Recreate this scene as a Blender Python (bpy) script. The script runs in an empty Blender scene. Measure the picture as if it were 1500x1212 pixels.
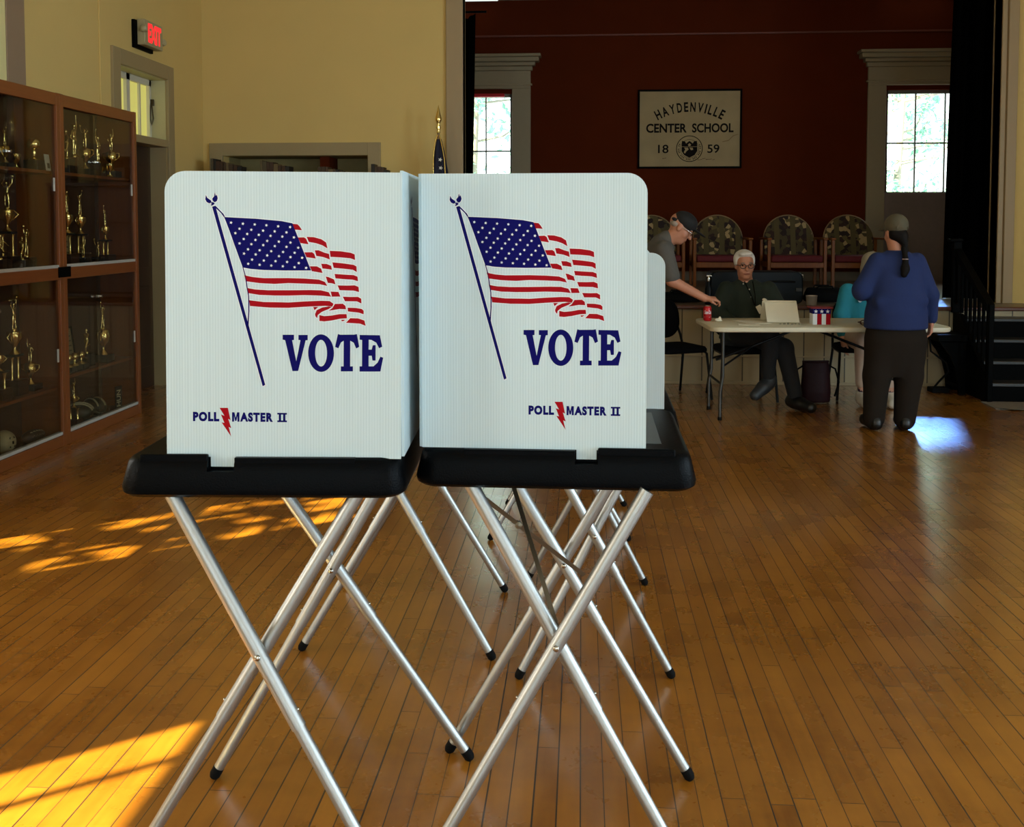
import bpy, bmesh, math, random
import numpy as np
from mathutils import Vector, Matrix
from mathutils.geometry import tessellate_polygon
random.seed(11)
SC = bpy.context.scene
COL = SC.collection
PI = math.pi
R = math.radians

# ------------------------------------------------------------------ materials
def lin(c):
    out = []
    for v in c:
        v = v / 255.0
        out.append(v / 12.92 if v <= 0.04045 else ((v + 0.055) / 1.055) ** 2.4)
    return (out[0], out[1], out[2], 1.0)

MATS = {}
def mat(name, rgb, rough=0.5, metal=0.0, vary=0.12, scale=18.0, bump=0.0, spec=None, coat=0.0, sheen=0.0,
        stretch=None):
    """Principled material with procedural noise in colour and surface."""
    if name in MATS:
        return MATS[name]
    m = bpy.data.materials.new(name)
    m.use_nodes = True
    nt = m.node_tree
    b = nt.nodes['Principled BSDF']
    b.inputs['Roughness'].default_value = rough
    b.inputs['Metallic'].default_value = metal
    if spec is not None:
        b.inputs['Specular IOR Level'].default_value = spec
    if coat:
        b.inputs['Coat Weight'].default_value = coat
        b.inputs['Coat Roughness'].default_value = 0.15
    if sheen:
        b.inputs['Sheen Weight'].default_value = sheen
    tc = nt.nodes.new('ShaderNodeTexCoord')
    mp = nt.nodes.new('ShaderNodeMapping')
    if stretch:
        mp.inputs['Scale'].default_value = stretch
    nz = nt.nodes.new('ShaderNodeTexNoise')
    nz.inputs['Scale'].default_value = scale
    nz.inputs['Detail'].default_value = 4
    nt.links.new(tc.outputs['Object'], mp.inputs['Vector'])
    nt.links.new(mp.outputs['Vector'], nz.inputs['Vector'])
    mx = nt.nodes.new('ShaderNodeMix')
    mx.data_type = 'RGBA'
    c = lin(rgb)
    mx.inputs[6].default_value = tuple(v * (1 - vary) for v in c[:3]) + (1,)
    mx.inputs[7].default_value = tuple(min(1, v * (1 + vary)) for v in c[:3]) + (1,)
    nt.links.new(nz.outputs['Fac'], mx.inputs[0])
    nt.links.new(mx.outputs[2], b.inputs['Base Color'])
    if bump:
        bp = nt.nodes.new('ShaderNodeBump')
        bp.inputs['Strength'].default_value = bump
        bp.inputs['Distance'].default_value = 0.004
        nt.links.new(nz.outputs['Fac'], bp.inputs['Height'])
        nt.links.new(bp.outputs['Normal'], b.inputs['Normal'])
    MATS[name] = m
    return m

def emit(name, rgb, strength):
    m = mat(name, rgb, vary=0.05)
    b = m.node_tree.nodes['Principled BSDF']
    b.inputs['Emission Color'].default_value = lin(rgb)
    b.inputs['Emission Strength'].default_value = strength
    return m

def math_node(nt, op, a, b=None, c=None):
    n = nt.nodes.new('ShaderNodeMath')
    n.operation = op
    for i, v in enumerate((a, b, c)):
        if v is None:
            continue
        if isinstance(v, (int, float)):
            n.inputs[i].default_value = v
        else:
            nt.links.new(v, n.inputs[i])
    return n.outputs[0]

def mix_rgb(nt, f, a, b, mode='MIX'):
    n = nt.nodes.new('ShaderNodeMix')
    n.data_type = 'RGBA'
    n.blend_type = mode
    for i, v in ((0, f), (6, a), (7, b)):
        if isinstance(v, (int, float, tuple)):
            n.inputs[i].default_value = v
        else:
            nt.links.new(v, n.inputs[i])
    return n.outputs[2]

def floor_material():
    m = bpy.data.materials.new('maple strip floor')
    m.use_nodes = True
    nt = m.node_tree
    b = nt.nodes['Principled BSDF']
    tc = nt.nodes.new('ShaderNodeTexCoord')
    sp = nt.nodes.new('ShaderNodeSeparateXYZ')
    nt.links.new(tc.outputs['Object'], sp.inputs[0])
    x = math_node(nt, 'DIVIDE', sp.outputs[0], 0.0625)
    ix = math_node(nt, 'FLOOR', x)
    fx = math_node(nt, 'FRACT', x)
    wn = nt.nodes.new('ShaderNodeTexWhiteNoise'); wn.noise_dimensions = '1D'
    nt.links.new(ix, wn.inputs['W'])
    y = math_node(nt, 'ADD', math_node(nt, 'DIVIDE', sp.outputs[1], 1.15), math_node(nt, 'MULTIPLY', wn.outputs['Value'], 7.3))
    iy = math_node(nt, 'FLOOR', y)
    fy = math_node(nt, 'FRACT', y)
    wn2 = nt.nodes.new('ShaderNodeTexWhiteNoise'); wn2.noise_dimensions = '2D'
    cb = nt.nodes.new('ShaderNodeCombineXYZ')
    nt.links.new(ix, cb.inputs[0]); nt.links.new(iy, cb.inputs[1])
    nt.links.new(cb.outputs[0], wn2.inputs['Vector'])
    # grain stretched along the boards
    mp = nt.nodes.new('ShaderNodeMapping')
    mp.inputs['Scale'].default_value = (38, 3.2, 1)
    nt.links.new(tc.outputs['Object'], mp.inputs['Vector'])
    gr = nt.nodes.new('ShaderNodeTexNoise'); gr.inputs['Scale'].default_value = 1.0; gr.inputs['Detail'].default_value = 6
    nt.links.new(mp.outputs[0], gr.inputs['Vector'])
    big = nt.nodes.new('ShaderNodeTexNoise'); big.inputs['Scale'].default_value = 2.6; big.inputs['Detail'].default_value = 5
    big.inputs['Roughness'].default_value = 0.65
    nt.links.new(tc.outputs['Object'], big.inputs['Vector'])
    t = math_node(nt, 'MULTIPLY_ADD', wn2.outputs['Value'], 0.34, math_node(nt, 'MULTIPLY_ADD', gr.outputs['Fac'], 0.5, math_node(nt, 'MULTIPLY_ADD', big.outputs['Fac'], 1.1, -0.55)))
    base = mix_rgb(nt, t, lin((122, 70, 14)), lin((180, 117, 36)))
    # blackened worn smudges
    sm = nt.nodes.new('ShaderNodeTexNoise'); sm.inputs['Scale'].default_value = 9.0; sm.inputs['Detail'].default_value = 6
    mp2 = nt.nodes.new('ShaderNodeMapping'); mp2.inputs['Scale'].default_value = (0.5, 1.6, 1)
    nt.links.new(tc.outputs['Object'], mp2.inputs['Vector']); nt.links.new(mp2.outputs[0], sm.inputs['Vector'])
    smf = math_node(nt, 'MULTIPLY', math_node(nt, 'SMOOTH_MAX', math_node(nt, 'SUBTRACT', sm.outputs['Fac'], 0.5), 0.0, 0.05), 0.55)
    base = mix_rgb(nt, smf, base, lin((84, 44, 14)))
    # gaps between boards: some tight, some wide and black
    wn3 = nt.nodes.new('ShaderNodeTexWhiteNoise'); wn3.noise_dimensions = '1D'
    nt.links.new(math_node(nt, 'ADD', ix, 31.7), wn3.inputs['W'])
    gw = math_node(nt, 'MULTIPLY_ADD', wn3.outputs['Value'], 0.045, 0.034)
    gap = math_node(nt, 'LESS_THAN', fx, gw)
    end = math_node(nt, 'LESS_THAN', fy, 0.0022)
    g = math_node(nt, 'MAXIMUM', gap, end)
    colr = mix_rgb(nt, math_node(nt, 'MULTIPLY', g, 0.95), base, lin((16, 6, 3)))
    nt.links.new(colr, b.inputs['Base Color'])
    rg = math_node(nt, 'MULTIPLY_ADD', big.outputs['Fac'], 0.22, 0.17)
    nt.links.new(math_node(nt, 'ADD', rg, math_node(nt, 'MULTIPLY', g, 0.4)), b.inputs['Roughness'])
    bp = nt.nodes.new('ShaderNodeBump'); bp.inputs['Strength'].default_value = 0.3; bp.inputs['Distance'].default_value = 0.0015
    h = math_node(nt, 'SUBTRACT', math_node(nt, 'MULTIPLY_ADD', big.outputs['Fac'], 1.0, math_node(nt, 'MULTIPLY', wn2.outputs['Value'], 0.5)), g)
    nt.links.new(h, bp.inputs['Height'])
    nt.links.new(bp.outputs[0], b.inputs['Normal'])
    b.inputs['Specular IOR Level'].default_value = 0.5
    b.inputs['Coat Weight'].default_value = 1.0
    b.inputs['Coat IOR'].default_value = 1.6
    b.inputs['Coat Roughness'].default_value = 0.2
    bc = nt.nodes.new('ShaderNodeBump'); bc.inputs['Strength'].default_value = 0.12; bc.inputs['Distance'].default_value = 0.0015
    nt.links.new(h, bc.inputs['Height']); nt.links.new(bc.outputs[0], b.inputs['Coat Normal'])
    return m

def panel_material():
    """White fluted twin-wall plastic: upright ribs every 4.6 mm."""
    m = bpy.data.materials.new('white fluted plastic')
    m.use_nodes = True
    nt = m.node_tree
    b = nt.nodes['Principled BSDF']
    tc = nt.nodes.new('ShaderNodeTexCoord')
    sp = nt.nodes.new('ShaderNodeSeparateXYZ')
    nt.links.new(tc.outputs['Object'], sp.inputs[0])
    # the object X axis always runs along the sheet
    s = math_node(nt, 'SINE', math_node(nt, 'MULTIPLY', sp.outputs[0], 2 * PI / 0.0062))
    nz = nt.nodes.new('ShaderNodeTexNoise'); nz.inputs['Scale'].default_value = 220
    mp = nt.nodes.new('ShaderNodeMapping'); mp.inputs['Scale'].default_value = (1, 0.01, 0.01)
    nt.links.new(tc.outputs['Object'], mp.inputs['Vector']); nt.links.new(mp.outputs[0], nz.inputs['Vector'])
    f = math_node(nt, 'MULTIPLY_ADD', s, 0.32, math_node(nt, 'MULTIPLY_ADD', nz.outputs['Fac'], 0.8, 0.1))
    c = mix_rgb(nt, f, lin((190, 210, 216)), lin((208, 225, 230)))
    nt.links.new(c, b.inputs['Base Color'])
    b.inputs['Roughness'].default_value = 0.42
    bp = nt.nodes.new('ShaderNodeBump'); bp.inputs['Strength'].default_value = 0.12; bp.inputs['Distance'].default_value = 0.0005
    nt.links.new(s, bp.inputs['Height'])
    nt.links.new(bp.outputs[0], b.inputs['Normal'])
    return m

def leaf_fabric():
    m = bpy.data.materials.new('leaf patterned fabric')
    m.use_nodes = True
    nt = m.node_tree
    b = nt.nodes['Principled BSDF']
    tc = nt.nodes.new('ShaderNodeTexCoord')
    nz = nt.nodes.new('ShaderNodeTexNoise'); nz.inputs['Scale'].default_value = 6
    nt.links.new(tc.outputs['Object'], nz.inputs['Vector'])
    v = nt.nodes.new('ShaderNodeTexVoronoi'); v.inputs['Scale'].default_value = 20
    va = nt.nodes.new('ShaderNodeVectorMath'); va.operation = 'MULTIPLY_ADD'
    va.inputs[1].default_value = (0.03, 0.03, 0.03)
    oi = nt.nodes.new('ShaderNodeObjectInfo'); of = nt.nodes.new('ShaderNodeVectorMath'); of.operation = 'ADD'   # each chair cut from another part of the cloth
    sc_ = math_node(nt, 'MULTIPLY', oi.outputs['Random'], 9.0)
    nt.links.new(tc.outputs['Object'], of.inputs[0]); nt.links.new(sc_, of.inputs[1])
    nt.links.new(nz.outputs['Color'], va.inputs[0]); nt.links.new(of.outputs[0], va.inputs[2])
    nt.links.new(va.outputs[0], v.inputs['Vector'])
    sp = nt.nodes.new('ShaderNodeSeparateColor'); nt.links.new(v.outputs['Color'], sp.inputs[0])
    rp = nt.nodes.new('ShaderNodeValToRGB'); rp.color_ramp.interpolation = 'CONSTANT'
    el = rp.color_ramp.elements
    el[0].color = lin((38, 22, 20)); el[1].position = 0.3; el[1].color = lin((96, 82, 44))
    for p, c in ((0.5, (74, 62, 36)), (0.74, (168, 142, 98)), (0.86, (52, 30, 24))):
        e = el.new(p); e.color = lin(c)
    nt.links.new(sp.outputs[0], rp.inputs[0])
    # plain olive bands run up between the leaf bands
    s3 = nt.nodes.new('ShaderNodeSeparateXYZ'); nt.links.new(tc.outputs['Object'], s3.inputs[0])
    band = math_node(nt, 'GREATER_THAN', math_node(nt, 'SINE', math_node(nt, 'MULTIPLY', s3.outputs[0], 2 * PI / 0.20)), 0.55)
    c = mix_rgb(nt, band, rp.outputs[0], lin((84, 72, 40)))
    nt.links.new(c, b.inputs['Base Color'])
    b.inputs['Roughness'].default_value = 0.9
    return m

def glass_material(name, tint, gloss=1.45):
    m = bpy.data.materials.new(name)
    m.use_nodes = True
    nt = m.node_tree
    nt.nodes.remove(nt.nodes['Principled BSDF'])
    out = nt.nodes['Material Output']
    tr = nt.nodes.new('ShaderNodeBsdfTransparent')
    nz = nt.nodes.new('ShaderNodeTexNoise'); nz.inputs['Scale'].default_value = 3
    tc = nt.nodes.new('ShaderNodeTexCoord'); nt.links.new(tc.outputs['Object'], nz.inputs['Vector'])
    c = mix_rgb(nt, nz.outputs['Fac'], tuple(v * 0.97 for v in tint) + (1,), tuple(tint) + (1,))
    nt.links.new(c, tr.inputs['Color'])
    gl = nt.nodes.new('ShaderNodeBsdfGlossy'); gl.inputs['Roughness'].default_value = 0.03
    ge = nt.nodes.new('ShaderNodeNewGeometry')
    dt = nt.nodes.new('ShaderNodeVectorMath'); dt.operation = 'DOT_PRODUCT'
    nt.links.new(ge.outputs['Normal'], dt.inputs[0]); nt.links.new(ge.outputs['Incoming'], dt.inputs[1])
    c1 = math_node(nt, 'SUBTRACT', 1.0, math_node(nt, 'ABSOLUTE', dt.outputs['Value']))
    r0 = ((gloss - 1) / (gloss + 1)) ** 2
    fr = math_node(nt, 'MULTIPLY_ADD', math_node(nt, 'POWER', c1, 5.0), 1 - r0, r0)   # same from both sides of the sheet
    mx = nt.nodes.new('ShaderNodeMixShader')
    nt.links.new(fr, mx.inputs[0]); nt.links.new(tr.outputs[0], mx.inputs[1]); nt.links.new(gl.outputs[0], mx.inputs[2])
    nt.links.new(mx.outputs[0], out.inputs['Surface'])
    return m

def wood(name, a, bcol, rough=0.4, axis=2, scale=1.0, spec=0.5):
    """Wood with grain stretched along one axis."""
    m = bpy.data.materials.new(name)
    m.use_nodes = True
    nt = m.node_tree
    b = nt.nodes['Principled BSDF']
    tc = nt.nodes.new('ShaderNodeTexCoord')
    mp = nt.nodes.new('ShaderNodeMapping')
    s = [40 * scale] * 3; s[axis] = 2.5 * scale
    mp.inputs['Scale'].default_value = s
    nz = nt.nodes.new('ShaderNodeTexNoise'); nz.inputs['Scale'].default_value = 1; nz.inputs['Detail'].default_value = 5
    nt.links.new(tc.outputs['Object'], mp.inputs['Vector']); nt.links.new(mp.outputs[0], nz.inputs['Vector'])
    c = mix_rgb(nt, nz.outputs['Fac'], lin(a), lin(bcol))
    nt.links.new(c, b.inputs['Base Color'])
    b.inputs['Roughness'].default_value = rough
    b.inputs['Specular IOR Level'].default_value = spec
    return m

def boards_material(name, rgb, pitch, axis=0):
    """Painted upright matchboards with dark grooves."""
    m = bpy.data.materials.new(name)
    m.use_nodes = True
    nt = m.node_tree
    b = nt.nodes['Principled BSDF']
    tc = nt.nodes.new('ShaderNodeTexCoord')
    sp = nt.nodes.new('ShaderNodeSeparateXYZ'); nt.links.new(tc.outputs['Object'], sp.inputs[0])
    x = math_node(nt, 'DIVIDE', sp.outputs[axis], pitch)
    g = math_node(nt, 'LESS_THAN', math_node(nt, 'FRACT', x), 0.06)
    wn = nt.nodes.new('ShaderNodeTexWhiteNoise'); wn.noise_dimensions = '1D'
    nt.links.new(math_node(nt, 'FLOOR', x), wn.inputs['W'])
    c = lin(rgb)
    base = mix_rgb(nt, wn.outputs['Value'], tuple(v * 0.86 for v in c[:3]) + (1,), c)
    colr = mix_rgb(nt, math_node(nt, 'MULTIPLY', g, 0.85), base, lin((40, 34, 26)))
    nt.links.new(colr, b.inputs['Base Color'])
    b.inputs['Roughness'].default_value = 0.5
    bp = nt.nodes.new('ShaderNodeBump'); bp.inputs['Strength'].default_value = 0.6; bp.inputs['Distance'].default_value = 0.004; bp.invert = True
    nt.links.new(g, bp.inputs['Height']); nt.links.new(bp.outputs[0], b.inputs['Normal'])
    return m

# ------------------------------------------------------------------ objects
def link(name, data, mats, parent=None, smooth=False, loc=None, rot=None, matrix=None):
    if isinstance(data, bmesh.types.BMesh):
        bmesh.ops.recalc_face_normals(data, faces=data.faces)
        me = bpy.data.meshes.new(name)
        data.to_mesh(me); data.free()
    else:
        me = data
    if not isinstance(mats, (list, tuple)):
        mats = [mats]
    if not me.materials:
        for m in mats:
            me.materials.append(m)
    if smooth:
        me.polygons.foreach_set('use_smooth', [True] * len(me.polygons))
        if len(me.polygons) < 6000:
            me.set_sharp_from_angle(angle=R(38 if smooth == 'angle' else 64))
    o = bpy.data.objects.new(name, me)
    COL.objects.link(o)
    if parent is not None:
        o.parent = parent
    if loc is not None:
        o.location = loc
    if rot is not None:
        o.rotation_euler = rot
    if matrix is not None:
        o.matrix_basis = matrix
    return o

def tag(o, label, cat, group=None):
    o['label'] = label
    o['category'] = cat
    if group:
        o['group'] = group
    return o

def thing(name, label, cat, loc=(0, 0, 0), rz=0.0, group=None):
    o = bpy.data.objects.new(name, None)
    o.empty_display_size = 0.1
    COL.objects.link(o)
    o.location = loc
    o.rotation_euler = (0, 0, rz)
    return tag(o, label, cat, group)

def struct(name, bm, m, parent=None, smooth=False, **kw):
    o = link(name, bm, m, parent, smooth, **kw)
    if parent is None:
        o['kind'] = 'structure'
    return o

def NB():
    return bmesh.new()

def quad(bm, pts, mi=0):
    f = bm.faces.new([bm.verts.new(p) for p in pts])
    f.material_index = mi
    return f

def box(bm, x0, x1, y0, y1, z0, z1, mi=0, M=None):
    v = [bm.verts.new((x, y, z)) for x in (x0, x1) for y in (y0, y1) for z in (z0, z1)]
    if M is not None:
        for q in v:
            q.co = M @ q.co
    for idx in ((0, 1, 3, 2), (4, 6, 7, 5), (0, 4, 5, 1), (2, 3, 7, 6), (0, 2, 6, 4), (1, 5, 7, 3)):
        f = bm.faces.new([v[i] for i in idx]); f.material_index = mi
    return v

def bbox(bm, x0, x1, y0, y1, z0, z1, bev=0.004, seg=2, mi=0):
    """Box with bevelled edges."""
    t = bmesh.new()
    box(t, x0, x1, y0, y1, z0, z1, mi)
    bmesh.ops.bevel(t, geom=list(t.edges), offset=bev, segments=seg, profile=0.5, affect='EDGES')
    for f in t.faces:
        f.material_index = mi
    me = bpy.data.meshes.new('tmp'); t.to_mesh(me); t.free()
    bm.from_mesh(me); bpy.data.meshes.remove(me)

def frame_axes(d):
    d = d.normalized()
    a = Vector((0, 0, 1)) if abs(d.z) < 0.9 else Vector((1, 0, 0))
    u = d.cross(a).normalized()
    return u, d.cross(u).normalized()

def tube(bm, pts, rad, seg=10, cap=True, mi=0):
    pts = [Vector(p) for p in pts]
    n = len(pts)
    if not isinstance(rad, (list, tuple)):
        rad = [rad] * n
    rings = []
    u = v = None
    for i, p in enumerate(pts):
        d = (pts[min(i + 1, n - 1)] - pts[max(i - 1, 0)])
        if u is None:
            u, v = frame_axes(d)
        else:
            dn = d.normalized()
            u = (u - dn * u.dot(dn)).normalized()
            v = dn.cross(u)
        rings.append([bm.verts.new(p + (u * math.cos(2 * PI * k / seg) + v * math.sin(2 * PI * k / seg)) * rad[i]) for k in range(seg)])
    for a, b in zip(rings, rings[1:]):
        for k in range(seg):
            f = bm.faces.new((a[k], a[(k + 1) % seg], b[(k + 1) % seg], b[k])); f.material_index = mi
    if cap:
        bm.faces.new(list(reversed(rings[0]))).material_index = mi
        bm.faces.new(rings[-1]).material_index = mi

def lathe(bm, prof, c=(0, 0, 0), seg=20, mi=0, M=None):
    rings = []
    for r, z in prof:
        ring = []
        for k in range(seg):
            p = Vector((r * math.cos(2 * PI * k / seg), r * math.sin(2 * PI * k / seg), z))
            if M is not None:
                p = M @ p
            ring.append(bm.verts.new(p + Vector(c)))
        rings.append(ring)
    for a, b in zip(rings, rings[1:]):
        for k in range(seg):
            f = bm.faces.new((a[k], a[(k + 1) % seg], b[(k + 1) % seg], b[k])); f.material_index = mi
    if prof[0][0] > 1e-6:
        bm.faces.new(list(reversed(rings[0]))).material_index = mi
    if prof[-1][0] > 1e-6:
        bm.faces.new(rings[-1]).material_index = mi

def ball(bm, c, r, seg=14, rings=9, mi=0, M=None):
    if not isinstance(r, (list, tuple)):
        r = (r, r, r)
    mm = Matrix.Translation(Vector(c)) @ (M.to_4x4() if M is not None else Matrix()) @ Matrix.Diagonal((r[0], r[1], r[2], 1))
    ret = bmesh.ops.create_uvsphere(bm, u_segments=seg, v_segments=rings, radius=1.0, matrix=mm)
    for v in ret['verts']:
        for f in v.link_faces:
            f.material_index = mi

def prism(bm, poly, to3, depth, mi=0):
    """Extrude a 2-D polygon: to3(u, v, w) maps to space, w = 0 .. depth."""
    tri = tessellate_polygon([[Vector((p[0], p[1], 0)) for p in poly]])
    a = [bm.verts.new(to3(p[0], p[1], 0)) for p in poly]
    b = [bm.verts.new(to3(p[0], p[1], depth)) for p in poly]
    for t in tri:
        for vs in (a, b):
            try:
                f = bm.faces.new([vs[i] for i in t]); f.material_index = mi
            except ValueError:
                pass
    n = len(poly)
    for i in range(n):
        j = (i + 1) % n
        f = bm.faces.new((a[i], a[j], b[j], b[i])); f.material_index = mi

def flat(bm, poly, to3, w=0.0, mi=0):
    tri = tessellate_polygon([[Vector((p[0], p[1], 0)) for p in poly]])
    a = [bm.verts.new(to3(p[0], p[1], w)) for p in poly]
    for t in tri:
        try:
            f = bm.faces.new([a[i] for i in t]); f.material_index = mi
        except ValueError:
            pass

def rrect(x0, x1, y0, y1, r, n=5, corners=(1, 1, 1, 1)):
    """Rounded rectangle outline, corners BL BR TR TL."""
    out = []
    for (cx, cy, a0, on) in ((x0 + r, y0 + r, 180, corners[0]), (x1 - r, y0 + r, 270, corners[1]), (x1 - r, y1 - r, 0, corners[2]), (x0 + r, y1 - r, 90, corners[3])):
        if on:
            for k in range(n + 1):
                t = R(a0 + 90 * k / n)
                out.append((cx + r * math.cos(t), cy + r * math.sin(t)))
        else:
            out.append((cx + (r if a0 in (270, 0) else -r), cy + (r if a0 in (0, 90) else -r)))
    return out

def text_polys(body, w, h, bold=0.0, shear=0.0, space=1.0):
    """Letter outlines as triangles, fitted to w x h; returns a list of 2-D triangles/quads."""
    cu = bpy.data.curves.new('t', 'FONT')
    cu.body = body
    cu.offset = bold
    cu.shear = shear
    cu.space_character = space
    cu.resolution_u = 4
    ob = bpy.data.objects.new('t', cu)
    COL.objects.link(ob)
    dg = bpy.context.evaluated_depsgraph_get()
    me = bpy.data.meshes.new_from_object(ob.evaluated_get(dg))
    vs = [v.co.copy() for v in me.vertices]
    x0 = min(v.x for v in vs); x1 = max(v.x for v in vs); y0 = min(v.y for v in vs); y1 = max(v.y for v in vs)
    sx = w / (x1 - x0) if w else h / (y1 - y0)
    sy = h / (y1 - y0)
    out = [[((vs[i].x - x0) * sx, (vs[i].y - y0) * sy) for i in p.vertices] for p in me.polygons]
    width = (x1 - x0) * sx
    bpy.data.objects.remove(ob); bpy.data.curves.remove(cu); bpy.data.meshes.remove(me)
    return out, width

def put_text(bm, body, w, h, to3, u0, v0, wofs=0.0, bold=0.0, shear=0.0, mi=0, space=1.0):
    polys, width = text_polys(body, w, h, bold, shear, space)
    for p in polys:
        f = bm.faces.new([bm.verts.new(to3(u0 + x, v0 + y, wofs)) for x, y in p]); f.material_index = mi
    return width

def copy_tree(o, parent=None):
    c = o.copy(); COL.objects.link(c)
    c.parent = parent
    for ch in list(o.children):
        copy_tree(ch, c)
    return c

# ------------------------------------------------------------------ smooth bodies (distance field + surface nets)
def cap_(a, b, ra, rb, k=0.02):
    return ('c', np.array(a, float), np.array(b, float), ra, rb, k)
def ell_(c, r, k=0.02, rot=None):
    return ('e', np.array(c, float), np.array(r, float), None if rot is None else np.array(rot, float), k)
def loft_(stack, k=0.03, org=(0, 0, 0), rot=None):
    """Stack of (z, cx, cy, rx, ry) elliptical sections along the local z axis."""
    return ('l', np.array(org, float), None if rot is None else np.array(rot, float), np.array(stack, float), k)

def sdf_mesh(prims, h=0.008, name='body'):
    lo = np.array([1e9] * 3); hi = -lo
    bbs = []
    for p in prims:
        if p[0] == 'c':
            r = max(p[3], p[4]); a = np.minimum(p[1], p[2]) - r; b = np.maximum(p[1], p[2]) + r
        elif p[0] == 'e':
            r = p[2].max() if p[3] is not None else p[2]
            a = p[1] - r; b = p[1] + r
        else:
            st = p[3]; cs = []
            for z, cx, cy, rx, ry in st:
                for sx in (-1, 1):
                    for sy in (-1, 1):
                        q = np.array([cx + sx * rx, cy + sy * ry, z])
                        cs.append(p[1] + (p[2] @ q if p[2] is not None else q))
            a = np.min(cs, 0); b = np.max(cs, 0)
        bbs.append((a, b)); lo = np.minimum(lo, a); hi = np.maximum(hi, b)
    lo = lo - 3 * h; hi = hi + 3 * h
    n = np.ceil((hi - lo) / h).astype(int) + 1
    F = np.full(n, 0.3, dtype=np.float32)
    ax = [lo[i] + h * np.arange(n[i]) for i in range(3)]
    for p, (a, b) in zip(prims, bbs):
        k = p[-1]; m = k + 3 * h
        i0 = np.maximum(((a - m - lo) / h).astype(int), 0); i1 = np.minimum(((b + m - lo) / h).astype(int) + 2, n)
        sl = tuple(slice(i0[i], i1[i]) for i in range(3))
        X, Y, Z = np.meshgrid(ax[0][sl[0]], ax[1][sl[1]], ax[2][sl[2]], indexing='ij')
        P = np.stack([X, Y, Z], -1)
        if p[0] == 'c':
            A, B = p[1], p[2]; ab = B - A
            t = np.clip(((P - A) @ ab) / max(ab @ ab, 1e-12), 0, 1)
            d = np.linalg.norm(P - A - t[..., None] * ab, axis=-1) - (p[3] + (p[4] - p[3]) * t)
        elif p[0] == 'e':
            q = P - p[1]
            if p[3] is not None:
                q = q @ p[3]
            s = q / p[2]
            L = np.linalg.norm(s, axis=-1); L2 = np.linalg.norm(s / p[2], axis=-1) + 1e-9
            d = L * (L - 1.0) / L2
        else:
            q = P - p[1]
            if p[2] is not None:
                q = q @ p[2]
            st = p[3]; z = np.clip(q[..., 2], st[0, 0], st[-1, 0])
            cx, cy, rx, ry = (np.interp(z, st[:, 0], st[:, i]) for i in (1, 2, 3, 4))
            u = (q[..., 0] - cx); v = (q[..., 1] - cy)
            L = np.sqrt((u / rx) ** 2 + (v / ry) ** 2); L2 = np.sqrt((u / rx ** 2) ** 2 + (v / ry ** 2) ** 2) + 1e-9
            d2 = L * (L - 1.0) / np.maximum(L2, 1e-3)
            dz = np.maximum(st[0, 0] - q[..., 2], q[..., 2] - st[-1, 0])
            d = np.where((d2 > 0) & (dz > 0), np.sqrt(np.maximum(d2, 0) ** 2 + np.maximum(dz, 0) ** 2), np.maximum(d2, dz))
        G = F[sl]
        hh = np.clip(0.5 + 0.5 * (G - d) / k, 0, 1)
        F[sl] = G * (1 - hh) + d * hh - k * hh * (1 - hh)
    # naive surface nets
    S = F < 0
    c = [F[dx:n[0] - 1 + dx, dy:n[1] - 1 + dy, dz:n[2] - 1 + dz] for dx in (0, 1) for dy in (0, 1) for dz in (0, 1)]
    sg = np.stack([q < 0 for q in c]); cnt = sg.sum(0)
    act = (cnt > 0) & (cnt < 8)
    idx = np.argwhere(act)
    vid = -np.ones(act.shape, int); vid[act] = np.arange(len(idx))
    cv = np.stack([q[act] for q in c], 1)
    off = np.array([(dx, dy, dz) for dx in (0, 1) for dy in (0, 1) for dz in (0, 1)], float)
    acc = np.zeros((len(idx), 3)); num = np.zeros(len(idx))
    for i in range(8):
        for j in range(i + 1, 8):
            if abs(off[i] - off[j]).sum() != 1:
                continue
            a, b = cv[:, i], cv[:, j]
            x = (a < 0) != (b < 0)
            t = np.where(x, a / np.where(x, a - b, 1), 0)
            acc += np.where(x[:, None], off[i] + t[:, None] * (off[j] - off[i]), 0); num += x
    V = lo + h * (idx + acc / num[:, None])
    faces = []
    for d in range(3):
        sh = [slice(None)] * 3; sh2 = [slice(None)] * 3
        sh[d] = slice(0, -1); sh2[d] = slice(1, None)
        A = S[tuple(sh)]; B = S[tuple(sh2)]
        e = np.argwhere(A != B)
        u, w = [(1, 2), (2, 0), (0, 1)][d]
        e = e[(e[:, u] > 0) & (e[:, w] > 0) & (e[:, u] < n[u] - 1) & (e[:, w] < n[w] - 1)]
        q = []
        for du, dw in ((-1, -1), (0, -1), (0, 0), (-1, 0)):
            g = e.copy(); g[:, u] += du; g[:, w] += dw
            q.append(vid[g[:, 0], g[:, 1], g[:, 2]])
        q = np.stack(q, 1)
        flip = ~A[e[:, 0], e[:, 1], e[:, 2]]
        q[flip] = q[flip][:, ::-1]
        faces.append(q)
    Fq = np.concatenate(faces)
    Fq = Fq[(Fq >= 0).all(1)]
    # two rounds of gentle smoothing take the grid stepping out
    for lam in (0.5, 0.4):
        sm = np.zeros_like(V); ct = np.zeros(len(V))
        for i in range(4):
            a = Fq[:, i]; b = Fq[:, (i + 1) % 4]
            np.add.at(sm, a, V[b]); np.add.at(ct, a, 1)
        V = V + lam * 0.6 * (sm / np.maximum(ct, 1)[:, None] - V)
    me = bpy.data.meshes.new(name)
    me.from_pydata(V.tolist(), [], Fq.tolist())
    me.polygons.foreach_set('use_smooth', [True] * len(me.polygons))
    me.update()
    return me

def unit(v):
    v = np.array(v, float); return v / np.linalg.norm(v)

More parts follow.
